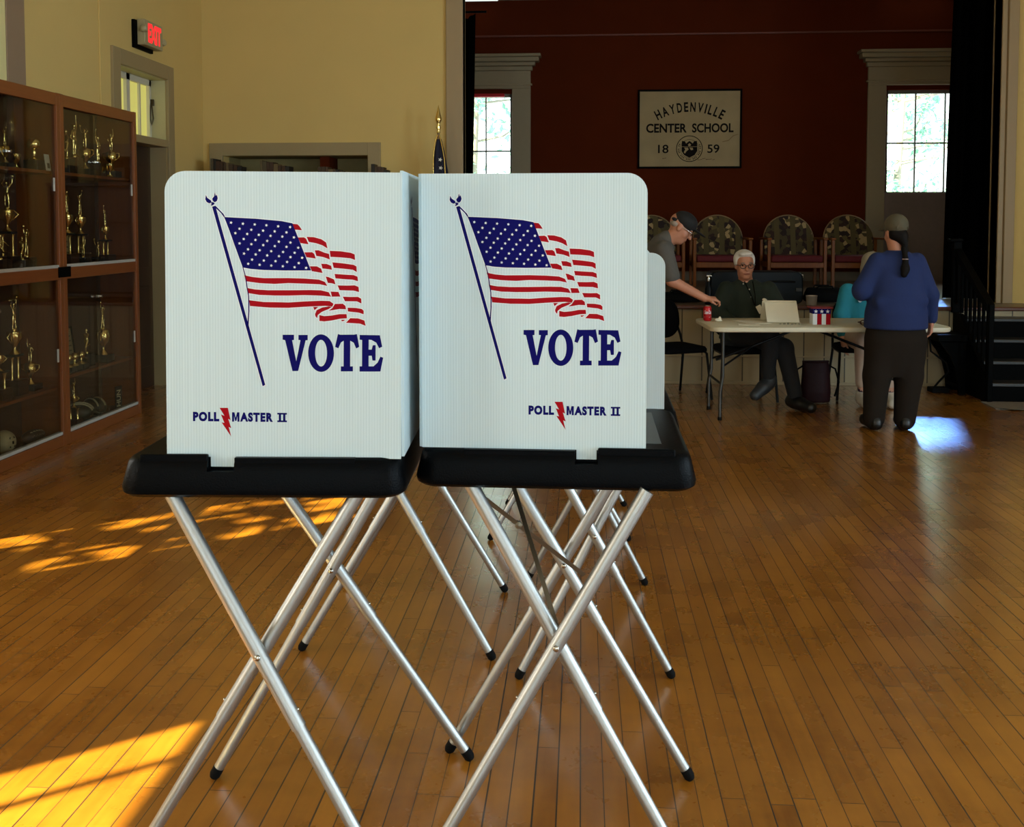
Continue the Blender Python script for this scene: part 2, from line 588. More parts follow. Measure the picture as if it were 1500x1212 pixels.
def hand_(wrist, d, nrm, thumb, curl=35.0, s=1.0):
    """Palm, four unequal bent fingers and a thumb leaving the side of the palm."""
    w = np.array(wrist, float); d = unit(d); nrm = unit(np.array(nrm, float) - d * np.dot(nrm, d))
    side = unit(np.cross(d, nrm)) * thumb
    P = [cap_(w, w + d * 0.03 * s, 0.024 * s, 0.022 * s, 0.012)]
    for q in (-0.026, 0.0, 0.026):
        P.append(cap_(w + d * 0.025 * s + side * q * 0.7 * s, w + d * 0.085 * s + side * q * s, 0.015 * s, 0.0145 * s, 0.014))
    for i, ln in enumerate((0.066, 0.076, 0.072, 0.056)):
        b = w + d * (0.092 - 0.004 * abs(i - 1)) * s + side * (0.031 - 0.0205 * i) * s
        a = R(curl * (0.9 + 0.12 * i)); cur = b; ang = 0
        dd = unit(d + side * (0.10 - 0.07 * i))
        for j, fr in enumerate((0.45, 0.32, 0.23)):
            ang += a * (0.6 if j == 0 else 0.8)
            nx = cur + (dd * math.cos(ang) + nrm * math.sin(ang)) * ln * fr * s
            P.append(cap_(cur, nx, (0.0092 - 0.001 * j) * s, (0.0085 - 0.001 * j) * s, 0.005))
            cur = nx
    b = w + d * 0.03 * s + side * 0.024 * s
    m = b + (d * 0.6 + side * 0.7 + nrm * 0.25) * 0.042 * s
    e = m + (d * 0.85 + side * 0.1 + nrm * 0.45) * 0.034 * s
    P += [cap_(b, m, 0.014 * s, 0.011 * s, 0.01), cap_(m, e, 0.0105 * s, 0.0085 * s, 0.005)]
    return P

def head_axes(fwd, up):
    f = unit(fwd); u = np.array(up, float); u = unit(u - f * np.dot(u, f)); r = np.cross(f, u)
    return np.stack([r, f, u], 1)

def head_(c, M, s=1.0):
    """Head about centre c; columns of M are right, forward, up."""
    c = np.array(c, float)
    g = lambda x, y, z: c + M @ (np.array((x, y, z)) * s)
    P = [ell_(g(0, -0.012, 0.035), (0.076 * s, 0.095 * s, 0.083 * s), 0.03, M),
         ell_(g(0, 0.018, -0.035), (0.062 * s, 0.072 * s, 0.082 * s), 0.04, M),
         ell_(g(0, 0.052, -0.092), (0.030 * s, 0.028 * s, 0.022 * s), 0.03, M),
         cap_(g(0, 0.088, 0.012), g(0, 0.108, -0.028), 0.008 * s, 0.014 * s, 0.012),
         ell_(g(0, 0.086, 0.026), (0.05 * s, 0.012 * s, 0.010 * s), 0.015, M),
         ell_(g(0, 0.084, -0.060), (0.026 * s, 0.012 * s, 0.008 * s), 0.01, M)]
    for q in (-1, 1):
        P.append(ell_(g(q * 0.076, -0.006, -0.004), (0.010 * s, 0.020 * s, 0.032 * s), 0.008, M))
        P.append(ell_(g(q * 0.040, 0.060, -0.030), (0.022 * s, 0.018 * s, 0.020 * s), 0.02, M))
    return P

# ================================================================== the hall
WALL_X, BACK_Y, RIGHT_X, REAR_Y, CEIL = -3.87, 9.95, 6.3, -5.5, 5.0
STAGE_Z, APRON_Y, STAGE_BACK = 0.75, 9.47, 13.6

M_wall = mat('warm yellow wall paint', (214, 184, 112), 0.75, vary=0.06, scale=2.0)
M_trim = mat('greige trim paint', (164, 140, 102), 0.5, vary=0.05, scale=4)
M_dtrim = mat('taupe door trim paint', (156, 136, 96), 0.55, vary=0.05, scale=4)
M_white = mat('cream white paint', (214, 208, 184), 0.6, vary=0.05, scale=5)
M_ceil = mat('white ceiling paint', (222, 214, 190), 0.8, vary=0.04, scale=3)
M_red = mat('dark oxblood wall paint', (86, 32, 8), 0.8, vary=0.12, scale=3, spec=0.06)
M_black = mat('black velvet', (4, 4, 4), 1.0, vary=0.3, scale=40, spec=0.0)
M_blackp = mat('black painted wood', (3, 3, 3), 0.6, vary=0.25, scale=14, spec=0.05)
M_brass = mat('aged gilt metal', (246, 212, 132), 0.2, 1.0, vary=0.15, scale=30)
M_silver = mat('polished silver metal', (196, 192, 184), 0.2, 1.0, vary=0.1, scale=30)
M_alu = mat('brushed aluminium', (196, 196, 190), 0.5, 0.2, vary=0.06, scale=60)
M_pane = glass_material('clear window glass', (0.96, 0.98, 0.97))
M_caseglass = glass_material('display case glass', (0.86, 0.85, 0.8), 1.5)
M_floor = floor_material()

def slab(name, x0, x1, y0, y1, z0, z1, m):
    bm = NB(); box(bm, x0, x1, y0, y1, z0, z1)
    return struct(name, bm, m)

slab('floor', WALL_X - 0.9, RIGHT_X + 0.2, REAR_Y - 0.2, APRON_Y + 0.05, -0.1, 0.0, M_floor)
slab('ceiling', WALL_X - 0.2, RIGHT_X + 0.2, REAR_Y - 0.2, BACK_Y + 0.2, CEIL, CEIL + 0.1, M_ceil)

def wall(name, axis, c0, c1, u0, u1, z0, z1, openings, m):
    """A wall of thickness c0..c1 on one axis, with rectangular openings (u0,u1,z0,z1)."""
    us = sorted({u0, u1, *[o[0] for o in openings], *[o[1] for o in openings]})
    zs = sorted({z0, z1, *[o[2] for o in openings], *[o[3] for o in openings]})
    bm = NB()
    for a, b in zip(us, us[1:]):
        for c, d in zip(zs, zs[1:]):
            um, zm = (a + b) / 2, (c + d) / 2
            if any(o[0] < um < o[1] and o[2] < zm < o[3] for o in openings):
                continue
            if axis == 'x':
                box(bm, c0, c1, a, b, c, d)
            else:
                box(bm, a, b, c0, c1, c, d)
    return struct(name, bm, m)

WIN_A = (0.12, 0.86, 0.95, 2.80)
WIN_B = (2.86, 3.74, 0.95, 2.80)
DOOR = (8.09, 9.04, 0.0, 2.86)
wall('wall_left', 'x', WALL_X - 0.15, WALL_X, REAR_Y, BACK_Y + 0.2, 0, CEIL, [WIN_A, WIN_B, DOOR], M_wall)
RW = [(-3.4, -1.9, 0.9, 3.1), (-0.6, 0.9, 0.9, 3.1), (2.4, 3.9, 0.9, 3.1)]
wall('wall_right', 'x', RIGHT_X, RIGHT_X + 0.15, REAR_Y, BACK_Y + 0.2, 0, CEIL, RW, M_wall)
BW = [(-2.6, -1.1, 0.9, 3.1), (1.2, 2.7, 0.9, 3.1)]
wall('wall_rear', 'y', REAR_Y - 0.15, REAR_Y, WALL_X, RIGHT_X, 0, CEIL, BW, M_wall)
# the wall the stage opens in
ALC = (-3.66, -2.16, STAGE_Z, 2.215)
PROS = (-1.19, 4.03, STAGE_Z, 4.45)
wall('wall_back', 'y', BACK_Y, BACK_Y + 0.16, WALL_X, RIGHT_X, STAGE_Z, CEIL, [ALC, PROS], M_wall)

def window(name, axis, c, o, nx, nz, m=M_white, bar=0.022, thick=0.05, pane=True, meeting=True):
    """Sash window with glazing bars in opening o of a wall; c is the centre of the frame's depth."""
    u0, u1, z0, z1 = o
    def B(bm, a, b, zz0, zz1, t):
        if axis == 'x':
            box(bm, c - t, c + t, a, b, zz0, zz1)
        else:
            box(bm, a, b, c - t, c + t, zz0, zz1)
    bm = NB(); f = 0.05
    B(bm, u0, u0 + f, z0, z1, thick / 2); B(bm, u1 - f, u1, z0, z1, thick / 2)
    B(bm, u0 + f, u1 - f, z0, z0 + f, thick / 2); B(bm, u0 + f, u1 - f, z1 - f, z1, thick / 2)
    if meeting:
        zm = (z0 + z1) / 2
        B(bm, u0 + f, u1 - f, zm - 0.022, zm + 0.022, thick / 2 - 0.003)
    for u in (nx if isinstance(nx, list) else [u0 + (u1 - u0) * i / nx for i in range(1, nx)]):
        B(bm, u - bar / 2, u + bar / 2, z0 + f, z1 - f, thick / 2 - 0.006)
    for i in range(1, nz):
        z = z0 + (z1 - z0) * i / nz
        if meeting and abs(z - (z0 + z1) / 2) < 0.05:
            continue
        B(bm, u0 + f, u1 - f, z - bar / 2, z + bar / 2, thick / 2 - 0.009)
    w = struct(name, bm, m)
    if pane:
        bm = NB(); B(bm, u0 + f * 0.9, u1 - f * 0.9, z0 + f * 0.9, z1 - f * 0.9, 0.003)
        link('pane', bm, M_pane, w)
    return w

window('window_1', 'x', WALL_X - 0.09, WIN_A, [0.58], 2, pane=False, bar=0.018)
window('window_2', 'x', WALL_X - 0.09, WIN_B, 3, 4, pane=False, bar=0.03)
for i, o in enumerate(RW):
    window('window_%d' % (3 + i), 'x', RIGHT_X + 0.08, o, 3, 4, pane=False)
for i, o in enumerate(BW):
    window('window_%d' % (6 + i), 'y', REAR_Y - 0.08, o, 3, 4, pane=False)

# ---- the recessed exit door in the left wall, with the transom over it
bm = NB()
DX = WALL_X - 0.155
box(bm, DX, WALL_X - 0.001, DOOR[0], DOOR[0] + 0.006, 2.30, 2.86)          # lining of the transom recess
box(bm, DX, WALL_X - 0.001, DOOR[1] - 0.006, DOOR[1], 2.30, 2.86)
box(bm, DX, WALL_X - 0.001, DOOR[0], DOOR[1], 2.854, 2.86)
struct('trim_1', bm, mat('pale reveal paint', (186, 176, 134), 0.55, vary=0.05))
bm = NB()
for a, b, z0, z1 in ((7.955, 8.09, 0, 2.99), (9.04, 9.17, 0, 2.99), (8.09, 9.04, 2.86, 2.99)):
    bbox(bm, WALL_X, WALL_X + 0.03, a, b, z0, z1, 0.005)
for a, b in ((DOOR[0], DOOR[0] + 0.006), (DOOR[1] - 0.006, DOOR[1])):
    box(bm, DX, WALL_X - 0.001, a, b, 0.0, 2.235)
struct('trim_2', bm, M_dtrim)
bm = NB(); box(bm, DX, WALL_X + 0.02, DOOR[0], DOOR[1], 2.235, 2.30)    # transom bar
struct('trim_3', bm, M_dtrim)
d = NB(); bbox(d, DX - 0.045, DX - 0.002, DOOR[0] - 0.08, DOOR[1] + 0.08, 0.0, 2.29, 0.003)
door = struct('door_1', d, wood('dark brown door wood', (40, 22, 12), (58, 34, 20), 0.45))
bm = NB()
for z0, z1 in ((0.2, 0.95), (1.12, 2.05)):
    for a, b in ((DOOR[0] + 0.1, 8.52), (8.61, DOOR[1] - 0.1)):
        bbox(bm, DX, DX + 0.012, a, b, z0, z1, 0.004)
link('door_panel', bm, MATS.get('x') or door.data.materials[0], door)
bm = NB(); tube(bm, [(DX, 8.2, 1.02), (DX + 0.05, 8.2, 1.02)], 0.012); ball(bm, (DX + 0.065, 8.2, 1.02), 0.03)
link('door_knob', bm, M_brass, door, True)
bm = NB()
tz0, tz1 = 2.30, 2.80
for a, b in ((DOOR[0], DOOR[0] + 0.045), (8.535, 8.60), (DOOR[1] - 0.045, DOOR[1])):
    box(bm, DX - 0.03, DX + 0.02, a, b, tz0, tz1 + 0.06)
box(bm, DX - 0.03, DX + 0.02, DOOR[0], DOOR[1], tz1, tz1 + 0.06); box(bm, DX - 0.03, DX + 0.02, DOOR[0], DOOR[1], tz0, tz0 + 0.03)
for y in (8.31, 8.82):
    box(bm, DX - 0.02, DX + 0.012, y - 0.01, y + 0.01, tz0 + 0.03, tz1)
tw = struct('window_8', bm, M_white)
bm = NB(); box(bm, DX - 0.016, DX - 0.01, DOOR[0] - 0.08, DOOR[1] + 0.08, tz0 - 0.008, tz1 + 0.12)
link('lit_pane', bm, emit('transom glass lit from the passage', (214, 206, 112), 0.55), tw)
bm = NB()
tube(bm, [(WALL_X - 0.13, 9.025, 2.68), (WALL_X - 0.13, 9.01, 2.62), (WALL_X - 0.135, 9.005, 2.50), (WALL_X - 0.12, 9.005, 2.44), (WALL_X - 0.105, 9.005, 2.50), (WALL_X - 0.12, 9.01, 2.63)], 0.006, 6)
bbox(bm, WALL_X - 0.15, WALL_X - 0.105, 9.015, 9.034, 2.62, 2.68, 0.004)
tag(link('transom_chain', bm, mat('dark bronze', (70, 58, 38), 0.4, 0.8), None, True), 'thin dark pull chain hanging beside the lit transom window over the door', 'chain')

# upright board seam and the casing of a window above the cabinet on the left wall
bm = NB(); bbox(bm, WALL_X, WALL_X + 0.012, 7.77, 7.80, 2.43, 4.98, 0.003)
bbox(bm, WALL_X, WALL_X + 0.006, 7.80, 7.955, 2.43, 4.98, 0.002)
struct('trim_4', bm, M_wall)
bm = NB(); bbox(bm, WALL_X, WALL_X + 0.025, 6.45, 6.67, 2.43, 4.6, 0.004)
struct('trim_5', bm, mat('mauve grey casing paint', (146, 122, 98), 0.5, vary=0.05))
bm = NB(); bbox(bm, WALL_X, WALL_X + 0.018, 5.2, 6.45, 2.43, 4.6, 0.004)
struct('window_9', bm, mat('closed cream roller blind', (226, 214, 150), 0.7, vary=0.05))

# alcove in the stage-side wall with its flat casing
bm = NB()
for a, b, z0, z1 in ((-3.80, -3.66, STAGE_Z, 2.345), (-2.16, -2.03, STAGE_Z, 2.345), (-3.66, -2.16, 2.215, 2.345)):
    bbox(bm, a, b, BACK_Y - 0.03, BACK_Y, z0, z1, 0.004)
struct('trim_6', bm, M_dtrim)
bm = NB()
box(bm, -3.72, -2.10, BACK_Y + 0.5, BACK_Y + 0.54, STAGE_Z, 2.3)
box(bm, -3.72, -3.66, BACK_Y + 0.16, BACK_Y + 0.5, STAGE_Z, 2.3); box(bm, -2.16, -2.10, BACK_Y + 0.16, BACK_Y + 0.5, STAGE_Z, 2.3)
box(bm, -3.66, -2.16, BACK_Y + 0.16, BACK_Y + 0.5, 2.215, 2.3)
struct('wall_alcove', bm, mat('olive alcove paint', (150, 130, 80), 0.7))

# proscenium casing
bm = NB()
bbox(bm, -1.36, -1.19, BACK_Y - 0.035, BACK_Y + 0.2, STAGE_Z, 4.62, 0.006)
bbox(bm, 4.03, 4.08, BACK_Y - 0.02, BACK_Y + 0.2, STAGE_Z, 4.62, 0.006)
bbox(bm, 4.08, 4.175, BACK_Y - 0.05, BACK_Y + 0.1, STAGE_Z, 4.62, 0.006)
bbox(bm, -1.19, 4.03, BACK_Y - 0.035, BACK_Y + 0.2, 4.45, 4.62, 0.006)
struct('trim_7', bm, M_trim)

# the stage: painted board front, brown nosing, grey boards
bm = NB(); box(bm, WALL_X, RIGHT_X, APRON_Y, APRON_Y + 0.05, 0, STAGE_Z - 0.035)
struct('wall_stage_front', bm, boards_material('cream matchboard', (178, 160, 122), 0.19))
bm = NB(); bbox(bm, WALL_X, RIGHT_X, APRON_Y - 0.012, APRON_Y, 0.26, 0.275, 0.003); bbox(bm, WALL_X, RIGHT_X, APRON_Y - 0.015, APRON_Y, 0.0, 0.03, 0.003)
struct('baseboard_stage', bm, mat('cream board paint', (172, 154, 118), 0.5))
bm = NB(); bbox(bm, WALL_X, RIGHT_X, APRON_Y - 0.03, APRON_Y + 0.06, STAGE_Z - 0.035, STAGE_Z + 0.002, 0.01)
struct('trim_8', bm, mat('reddish brown stage nosing', (92, 48, 24), 0.35))
bm = NB(); box(bm, WALL_X, RIGHT_X, APRON_Y + 0.06, STAGE_BACK + 0.1, STAGE_Z - 0.06, STAGE_Z)
struct('floor_stage', bm, mat('worn grey stage boards', (128, 112, 92), 0.4, vary=0.12, scale=4))
# stage box
SWL = (-1.75, -0.955, 1.2, 3.30)
SWR = (4.05, 5.02, 1.935, 3.30)
wall('wall_stage_back', 'y', STAGE_BACK, STAGE_BACK + 0.16, -2.6, 5.8, STAGE_Z, 4.6, [(-1.6, -0.955, 1.9, 3.30), SWR], M_red)
bm = NB(); box(bm, -2.7, -2.6, BACK_Y + 0.16, STAGE_BACK + 0.16, STAGE_Z, 4.6); struct('wall_stage_left', bm, M_red)
bm = NB(); box(bm, 5.8, 5.9, BACK_Y + 0.16, STAGE_BACK + 0.16, STAGE_Z, 4.6); struct('wall_stage_right', bm, M_red)
bm = NB(); box(bm, -2.7, 5.9, BACK_Y + 0.16, STAGE_BACK + 0.16, 4.555, 4.65); struct('ceiling_stage', bm, M_ceil)
bm = NB(); bbox(bm, -2.6, 5.8, STAGE_BACK - 0.02, STAGE_BACK, 4.06, 4.085, 0.004); struct('trim_9', bm, mat('faded red rail', (104, 44, 26), 0.5))
bm = NB(); bbox(bm, -0.70, 3.79, STAGE_BACK - 0.02, STAGE_BACK, STAGE_Z, 0.875, 0.004); struct('baseboard_stage_back', bm, mat('grey brown base paint', (128, 110, 84), 0.55))
for i, (x0, x1) in enumerate(((-1.75, -0.72), (3.86, 5.2))):
    # casing: posts, head, cornice
    bm = NB()
    p0, p1 = (-0.955, -0.70) if i == 0 else (3.79, 4.03)
    bbox(bm, p0, p1, STAGE_BACK - 0.04, STAGE_BACK, STAGE_Z, 3.41, 0.006)
    q0, q1 = (-1.95, -0.70) if i == 0 else (3.79, 5.25)
    bbox(bm, q0, q1, STAGE_BACK - 0.045, STAGE_BACK, 3.36, 3.62, 0.006)
    bbox(bm, q0 - 0.02, q1 + 0.02, STAGE_BACK - 0.06, STAGE_BACK, 3.40, 3.425, 0.005)
    for k, (d, z0, z1) in enumerate(((0.03, 3.60, 3.66), (0.07, 3.66, 3.71), (0.13, 3.71, 3.77), (0.16, 3.77, 3.81))):
        bbox(bm, q0 - d * 0.9, q1 + d * 0.9, STAGE_BACK - 0.045 - d, STAGE_BACK, z0, z1, 0.01)
    if i == 1:
        bbox(bm, 5.04, 5.25, STAGE_BACK - 0.04, STAGE_BACK, STAGE_Z, 3.41, 0.006)
    struct('trim_%d' % (10 + i), bm, mat('drab window casing paint', (150, 132, 100), 0.55, vary=0.05))
# grey boards closing the lower half of both stage windows
bm = NB(); bbox(bm, 4.03, 5.04, STAGE_BACK - 0.02, STAGE_BACK, STAGE_Z, 1.935, 0.004)
struct('trim_12', bm, mat('grey mauve board paint', (128, 110, 100), 0.6))
bm = NB(); bbox(bm, -1.75, -0.955, STAGE_BACK - 0.02, STAGE_BACK, STAGE_Z, 1.9, 0.004)
struct('trim_13', bm, MATS['grey mauve board paint'])
def stage_window(name, x0, x1, z0, z1, xs, zs):
    y = STAGE_BACK + 0.08
    bm = NB(); f = 0.03
    for a, b in ((x0, x0 + f), (x1 - f, x1)):
        box(bm, a, b, y - 0.03, y + 0.03, z0, z1)
    box(bm, x0, x1, y - 0.03, y + 0.03, z1 - 0.045, z1); box(bm, x0, x1, y - 0.03, y + 0.03, z0, z0 + 0.015)
    for x in xs:
        box(bm, x - 0.009, x + 0.009, y - 0.015, y + 0.015, z0, z1)
    for z in zs:
        box(bm, x0, x1, y - 0.014, y + 0.014, z - 0.01, z + 0.01)
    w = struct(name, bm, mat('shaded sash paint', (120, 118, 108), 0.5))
    bm = NB(); box(bm, x0 + 0.01, x1 - 0.01, y - 0.003, y + 0.003, z0, z1)
    link('pane', bm, M_pane, w)
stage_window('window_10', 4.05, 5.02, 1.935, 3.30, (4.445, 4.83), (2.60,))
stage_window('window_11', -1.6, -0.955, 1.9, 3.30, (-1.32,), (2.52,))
bm = NB(); bbox(bm, -1.55, -1.06, STAGE_BACK - 0.02, STAGE_BACK + 0.03, 3.255, 3.30, 0.01)
tag(link('roller_blind', bm, mat('bright red blind cloth', (200, 24, 36), 0.7), None), 'rolled up bright red blind at the head of the left stage window', 'blind')

# ---- planting outside the stage windows
def tree(x, y, label, seed):
    rnd = random.Random(seed)
    t = thing('tree', label, 'tree', (x, y, -0.6), 0, 'trees outside the stage windows')
    bm = NB(); tips = []
    tube(bm, [(0, 0, 0), (0.05, 0, 1.4), (-0.03, 0.04, 2.8), (0.04, 0, 4.4), (0.0, 0, 6.0)], [0.10, 0.085, 0.07, 0.045, 0.02], 8)
    for i in range(30):
        z = 1.6 + 4.2 * rnd.random(); a = rnd.random() * 2 * PI; L = 0.7 + 0.9 * rnd.random()
        e = (math.cos(a) * L, math.sin(a) * L, z + 0.3 + 0.5 * rnd.random())
        mdl = (e[0] * 0.5, e[1] * 0.5, z + 0.12)
        tube(bm, [(0, 0, z), mdl, e], [0.028, 0.018, 0.006], 5)
        for k in range(80):
            s = 0.25 + 0.75 * rnd.random()
            tips.append(Vector((e[0] * s, e[1] * s, z + (e[2] - z) * s)) + Vector((rnd.gauss(0, .16), rnd.gauss(0, .16), rnd.gauss(0, .16))))
    link('trunk', bm, mat('grey bark', (150, 144, 132), 0.9, bump=0.4), t, True)
    bm = NB()
    for p in tips:
        q = Matrix.Rotation(rnd.random() * 6.28, 3, Vector((rnd.gauss(0, 1), rnd.gauss(0, 1), rnd.gauss(0, 1) + .01)).normalized())
        L = 0.06 + 0.05 * rnd.random()
        quad(bm, [p + q @ Vector(v) for v in ((-L, 0, 0), (0, -L * .45, 0.01), (L, 0, 0), (0, L * .45, 0.01))])
    lf = link('leaves', bm, mat('pale spring leaves', (150, 196, 180), 0.6, vary=0.2, scale=8), t)
    lf['kind'] = 'stuff'
tree(5.6, 18.0, 'leafy pale tree seen through the right stage window', 3)
tree(-1.9, 17.6, 'leafy pale tree seen through the left stage window', 5)

# ---- an unseen tree, added to break up the sun through the second window
rnd = random.Random(8)
t = thing('tree', 'unseen leafy tree added outside the left windows to break up the sun', 'tree', (-6.7, 1.3, -0.6))
bm = NB(); tube(bm, [(0, 0, 0), (0.04, 0.03, 2.4), (0.1, 0.0, 4.2), (0.2, 0.1, 5.6)], [0.11, 0.09, 0.06, 0.02], 8)
for k in range(7):
    a = k * 0.9; tube(bm, [(0.08, 0.02, 3.6 + .2 * k), (0.08 + .5 * math.cos(a), .5 * math.sin(a), 4.1 + .2 * k), (0.08 + .95 * math.cos(a), .95 * math.sin(a), 4.6 + .16 * k)], [.03, .02, .008], 5)
link('trunk', bm, MATS['grey bark'], t, True)
bm = NB()
for k in range(420):
    a = rnd.random() * 2 * PI; rr = 1.0 * rnd.random() ** .5
    p = Vector((.3 + rr * math.cos(a), .2 + rr * math.sin(a), 4.9 + rnd.gauss(0, .45)))
    q = Matrix.Rotation(rnd.random() * 6.28, 3, Vector((rnd.gauss(0, 1), rnd.gauss(0, 1), rnd.gauss(0, 1) + .01)).normalized())
    L = .07 + .07 * rnd.random()
    quad(bm, [p + q @ Vector(v) for v in ((-L, 0, 0), (0, -L * .5, .01), (L, 0, 0), (0, L * .5, .01))])
lf = link('leaves', bm, MATS['pale spring leaves'], t); lf['kind'] = 'stuff'

# ---- stage curtains
def curtain(name, label, x0, x1, y, z0, z1, taper, waves, ragged=False):
    bm = NB(); n = 90; rows = 14
    P = []
    for side in (0, 1):
        g = []
        for j in range(rows + 1):
            v = j / rows
            row = []
            for i in range(n + 1):
                u = i / n
                xa = x0 + taper[0] * (1 - v); xb = x1 + taper[1] * (1 - v)
                yy = y + 0.06 * math.sin(u * waves * 2 * PI + 0.7 * math.sin(v * 3)) + 0.02 * math.sin(u * waves * 5.3 * PI) + side * 0.012
                z = z0 + (z1 - z0) * v
                if ragged and j == rows:
                    z -= 0.05 * abs(math.sin(u * waves * PI))
                row.append(bm.verts.new((xa + (xb - xa) * u, yy, z)))
            g.append(row)
        P.append(g)
    for side in (0, 1):
        g = P[side]
        for j in range(rows):
            for i in range(n):
                f = (g[j][i], g[j][i + 1], g[j + 1][i + 1], g[j + 1][i])
                bm.faces.new(f if side == 0 else tuple(reversed(f)))
    a, b = P
    for j in range(rows):
        for i in (0, n):
            bm.faces.new((a[j][i], a[j + 1][i], b[j + 1][i], b[j][i]))
    for i in range(n):
        for j in (0, rows):
            bm.faces.new((a[j][i], a[j][i + 1], b[j][i + 1], b[j][i]))
    return tag(link(name, bm, M_black, None, True), label, 'curtain', 'stage curtains')
curtain('stage_curtain', 'wide black curtain hanging at the right side of the stage opening', 3.77, 4.55, 10.42, STAGE_Z + 0.01, 4.5, (-0.07, 0.0), 5)
curtain('stage_curtain', 'narrow black curtain gathered at the left side of the stage opening', -1.75, -1.115, 10.42, STAGE_Z + 0.01, 3.72, (-0.05, -0.06), 4, True)
bm = NB(); tube(bm, [(-1.8, 10.42, 3.75), (4.6, 10.42, 3.75 + 0.78)], 0.014, 8) if False else tube(bm, [(-1.85, 10.42, 3.735), (-1.0, 10.42, 3.735)], 0.012, 8)
tube(bm, [(-1.85, 10.42, 3.735), (-1.85, 10.42, 4.56)], 0.01, 6)
tag(link('curtain_rod', bm, M_blackp, None, True), 'thin black rod carrying the narrow left stage curtain', 'rod')
bm = NB(); tube(bm, [(3.6, 10.42, 4.512), (4.62, 10.42, 4.512)], 0.012, 8)
for x in (3.65, 4.58):
    tube(bm, [(x, 10.42, 4.512), (x, 10.42, 4.56)], 0.008, 6)
tag(link('curtain_rod', bm, M_blackp, None, True), 'thin black rod carrying the wide right stage curtain', 'rod')

# ---- lamps on the stage ceiling (their lower edge shows at the very top)
for x0, x1, lab in ((-1.95, -1.12, 'left'), (4.0, 4.85, 'right')):
    l = thing('ceiling_light', 'white strip light on the stage ceiling near the %s window' % lab, 'light', ((x0 + x1) / 2, 13.35, 4.55), 0, 'stage strip lights')
    w = (x1 - x0) / 2
    bm = NB(); bbox(bm, -w, w, -0.06, 0.06, -0.02, 0.0, 0.004); link('housing', bm, M_white, l)
    bm = NB(); bbox(bm, -w + 0.01, w - 0.01, -0.05, 0.05, -0.045, -0.02, 0.008); link('diffuser', bm, emit('lit strip diffuser', (235, 240, 235), 1.1), l)

# ---- the school sign
sg = thing('wall_sign', 'old cream school sign in a thin black frame on the red stage wall', 'sign', (1.447, STAGE_BACK, 2.80))
bm = NB(); W2, H2 = 0.67, 0.505
for a, b, c, d in ((-W2 - .02, W2 + .02, H2, H2 + .025), (-W2 - .02, W2 + .02, -H2 - .025, -H2), (-W2 - .025, -W2, -H2 - .025, H2 + .025), (W2, W2 + .025, -H2 - .025, H2 + .025)):
    bbox(bm, a, b, -0.045, -0.002, c, d, 0.004)
link('frame', bm, M_blackp, sg)
bm = NB(); box(bm, -W2, W2, -0.025, -0.005, -H2, H2)
Ts = lambda u, v, w: Vector((u, -0.026, v))
for x0, x1, z0 in ((0.11, 0.17, -0.42), (0.175, 0.215, -0.405), (0.22, 0.30, -0.415), (0.31, 0.34, -0.42), (-0.36, -0.31, -0.40)):
    flat(bm, [(x0, z0), (x1, z0 + 0.006), (x1, z0 + 0.014), ((x0 + x1) / 2, z0 + 0.008), (x0, z0 + 0.01)], Ts, 0, 1)
flat(bm, [(0.44, -0.17), (0.52, -0.15), (0.58, -0.09), (0.65, -0.07), (0.65, -0.078), (0.585, -0.10), (0.52, -0.165), (0.44, -0.18)], Ts, 0, 2)

T = lambda u, v, w: Vector((u, -0.026 - w, v))
# arched top line, each letter turned along the arc
word = 'HAYDENVILLE'; rad = 0.93; cz = 0.294 - 0.93
wid = {'H': .062, 'A': .07, 'Y': .064, 'D': .06, 'E': .05, 'N': .064, 'V': .066, 'I': .018, 'L': .048}
wid = {k: v * 1.13 for k, v in wid.items()}; gap = 0.027
tot = sum(wid[c] for c in word) + gap * (len(word) - 1)
pos = -tot / 2
for c in word:
    w = wid[c]; th = (pos + w / 2) / rad
    ca, sa = math.cos(th), math.sin(th)
    def TT(u, v, ww, ca=ca, sa=sa):
        r = rad + v - 0.065
        return Vector((r * sa + u * ca, -0.026 - ww, cz + r * ca - u * sa))
    put_text(bm, c, w, 0.130, TT, -w / 2, 0, 0, 0.03, mi=3)
    pos += w + gap
put_text(bm, 'CENTER', 0.545, 0.124, T, -0.582, -0.05, 0, 0.03, mi=3)
put_text(bm, 'SCHOOL', 0.553, 0.124, T, 0.033, -0.05, 0, 0.03, mi=3)
put_text(bm, '18', 0.14, 0.115, T, -0.42, -0.325, 0, 0.015, mi=3)
put_text(bm, '59', 0.16, 0.115, T, 0.24, -0.325, 0, 0.015, mi=3)
link('sign_board', bm, [mat('stained cream board', (168, 146, 104), 0.7, vary=0.22, scale=3.5), mat('faint brown ink', (92, 64, 40), 0.8), mat('water stain', (138, 112, 70), 0.8), mat('faded black sign paint', (20, 12, 10), 0.7, spec=.1)], sg)
T2 = lambda u, v, w: Vector((u, -0.026 - w, v - 0.076))
bm = NB()
def ring(bm, cx, cy, r0, r1, n=40, w=0.0, sx=1.0):
    for k in range(n):
        a, b = 2 * PI * k / n, 2 * PI * (k + 1) / n
        bm.faces.new([bm.verts.new(T2(cx + r * math.cos(t) * sx, cy + r * math.sin(t), w)) for r, t in ((r0, a), (r1, a), (r1, b), (r0, b))])
ring(bm, 0.0, -0.19, 0.168, 0.178); ring(bm, 0.0, -0.19, 0.122, 0.126)
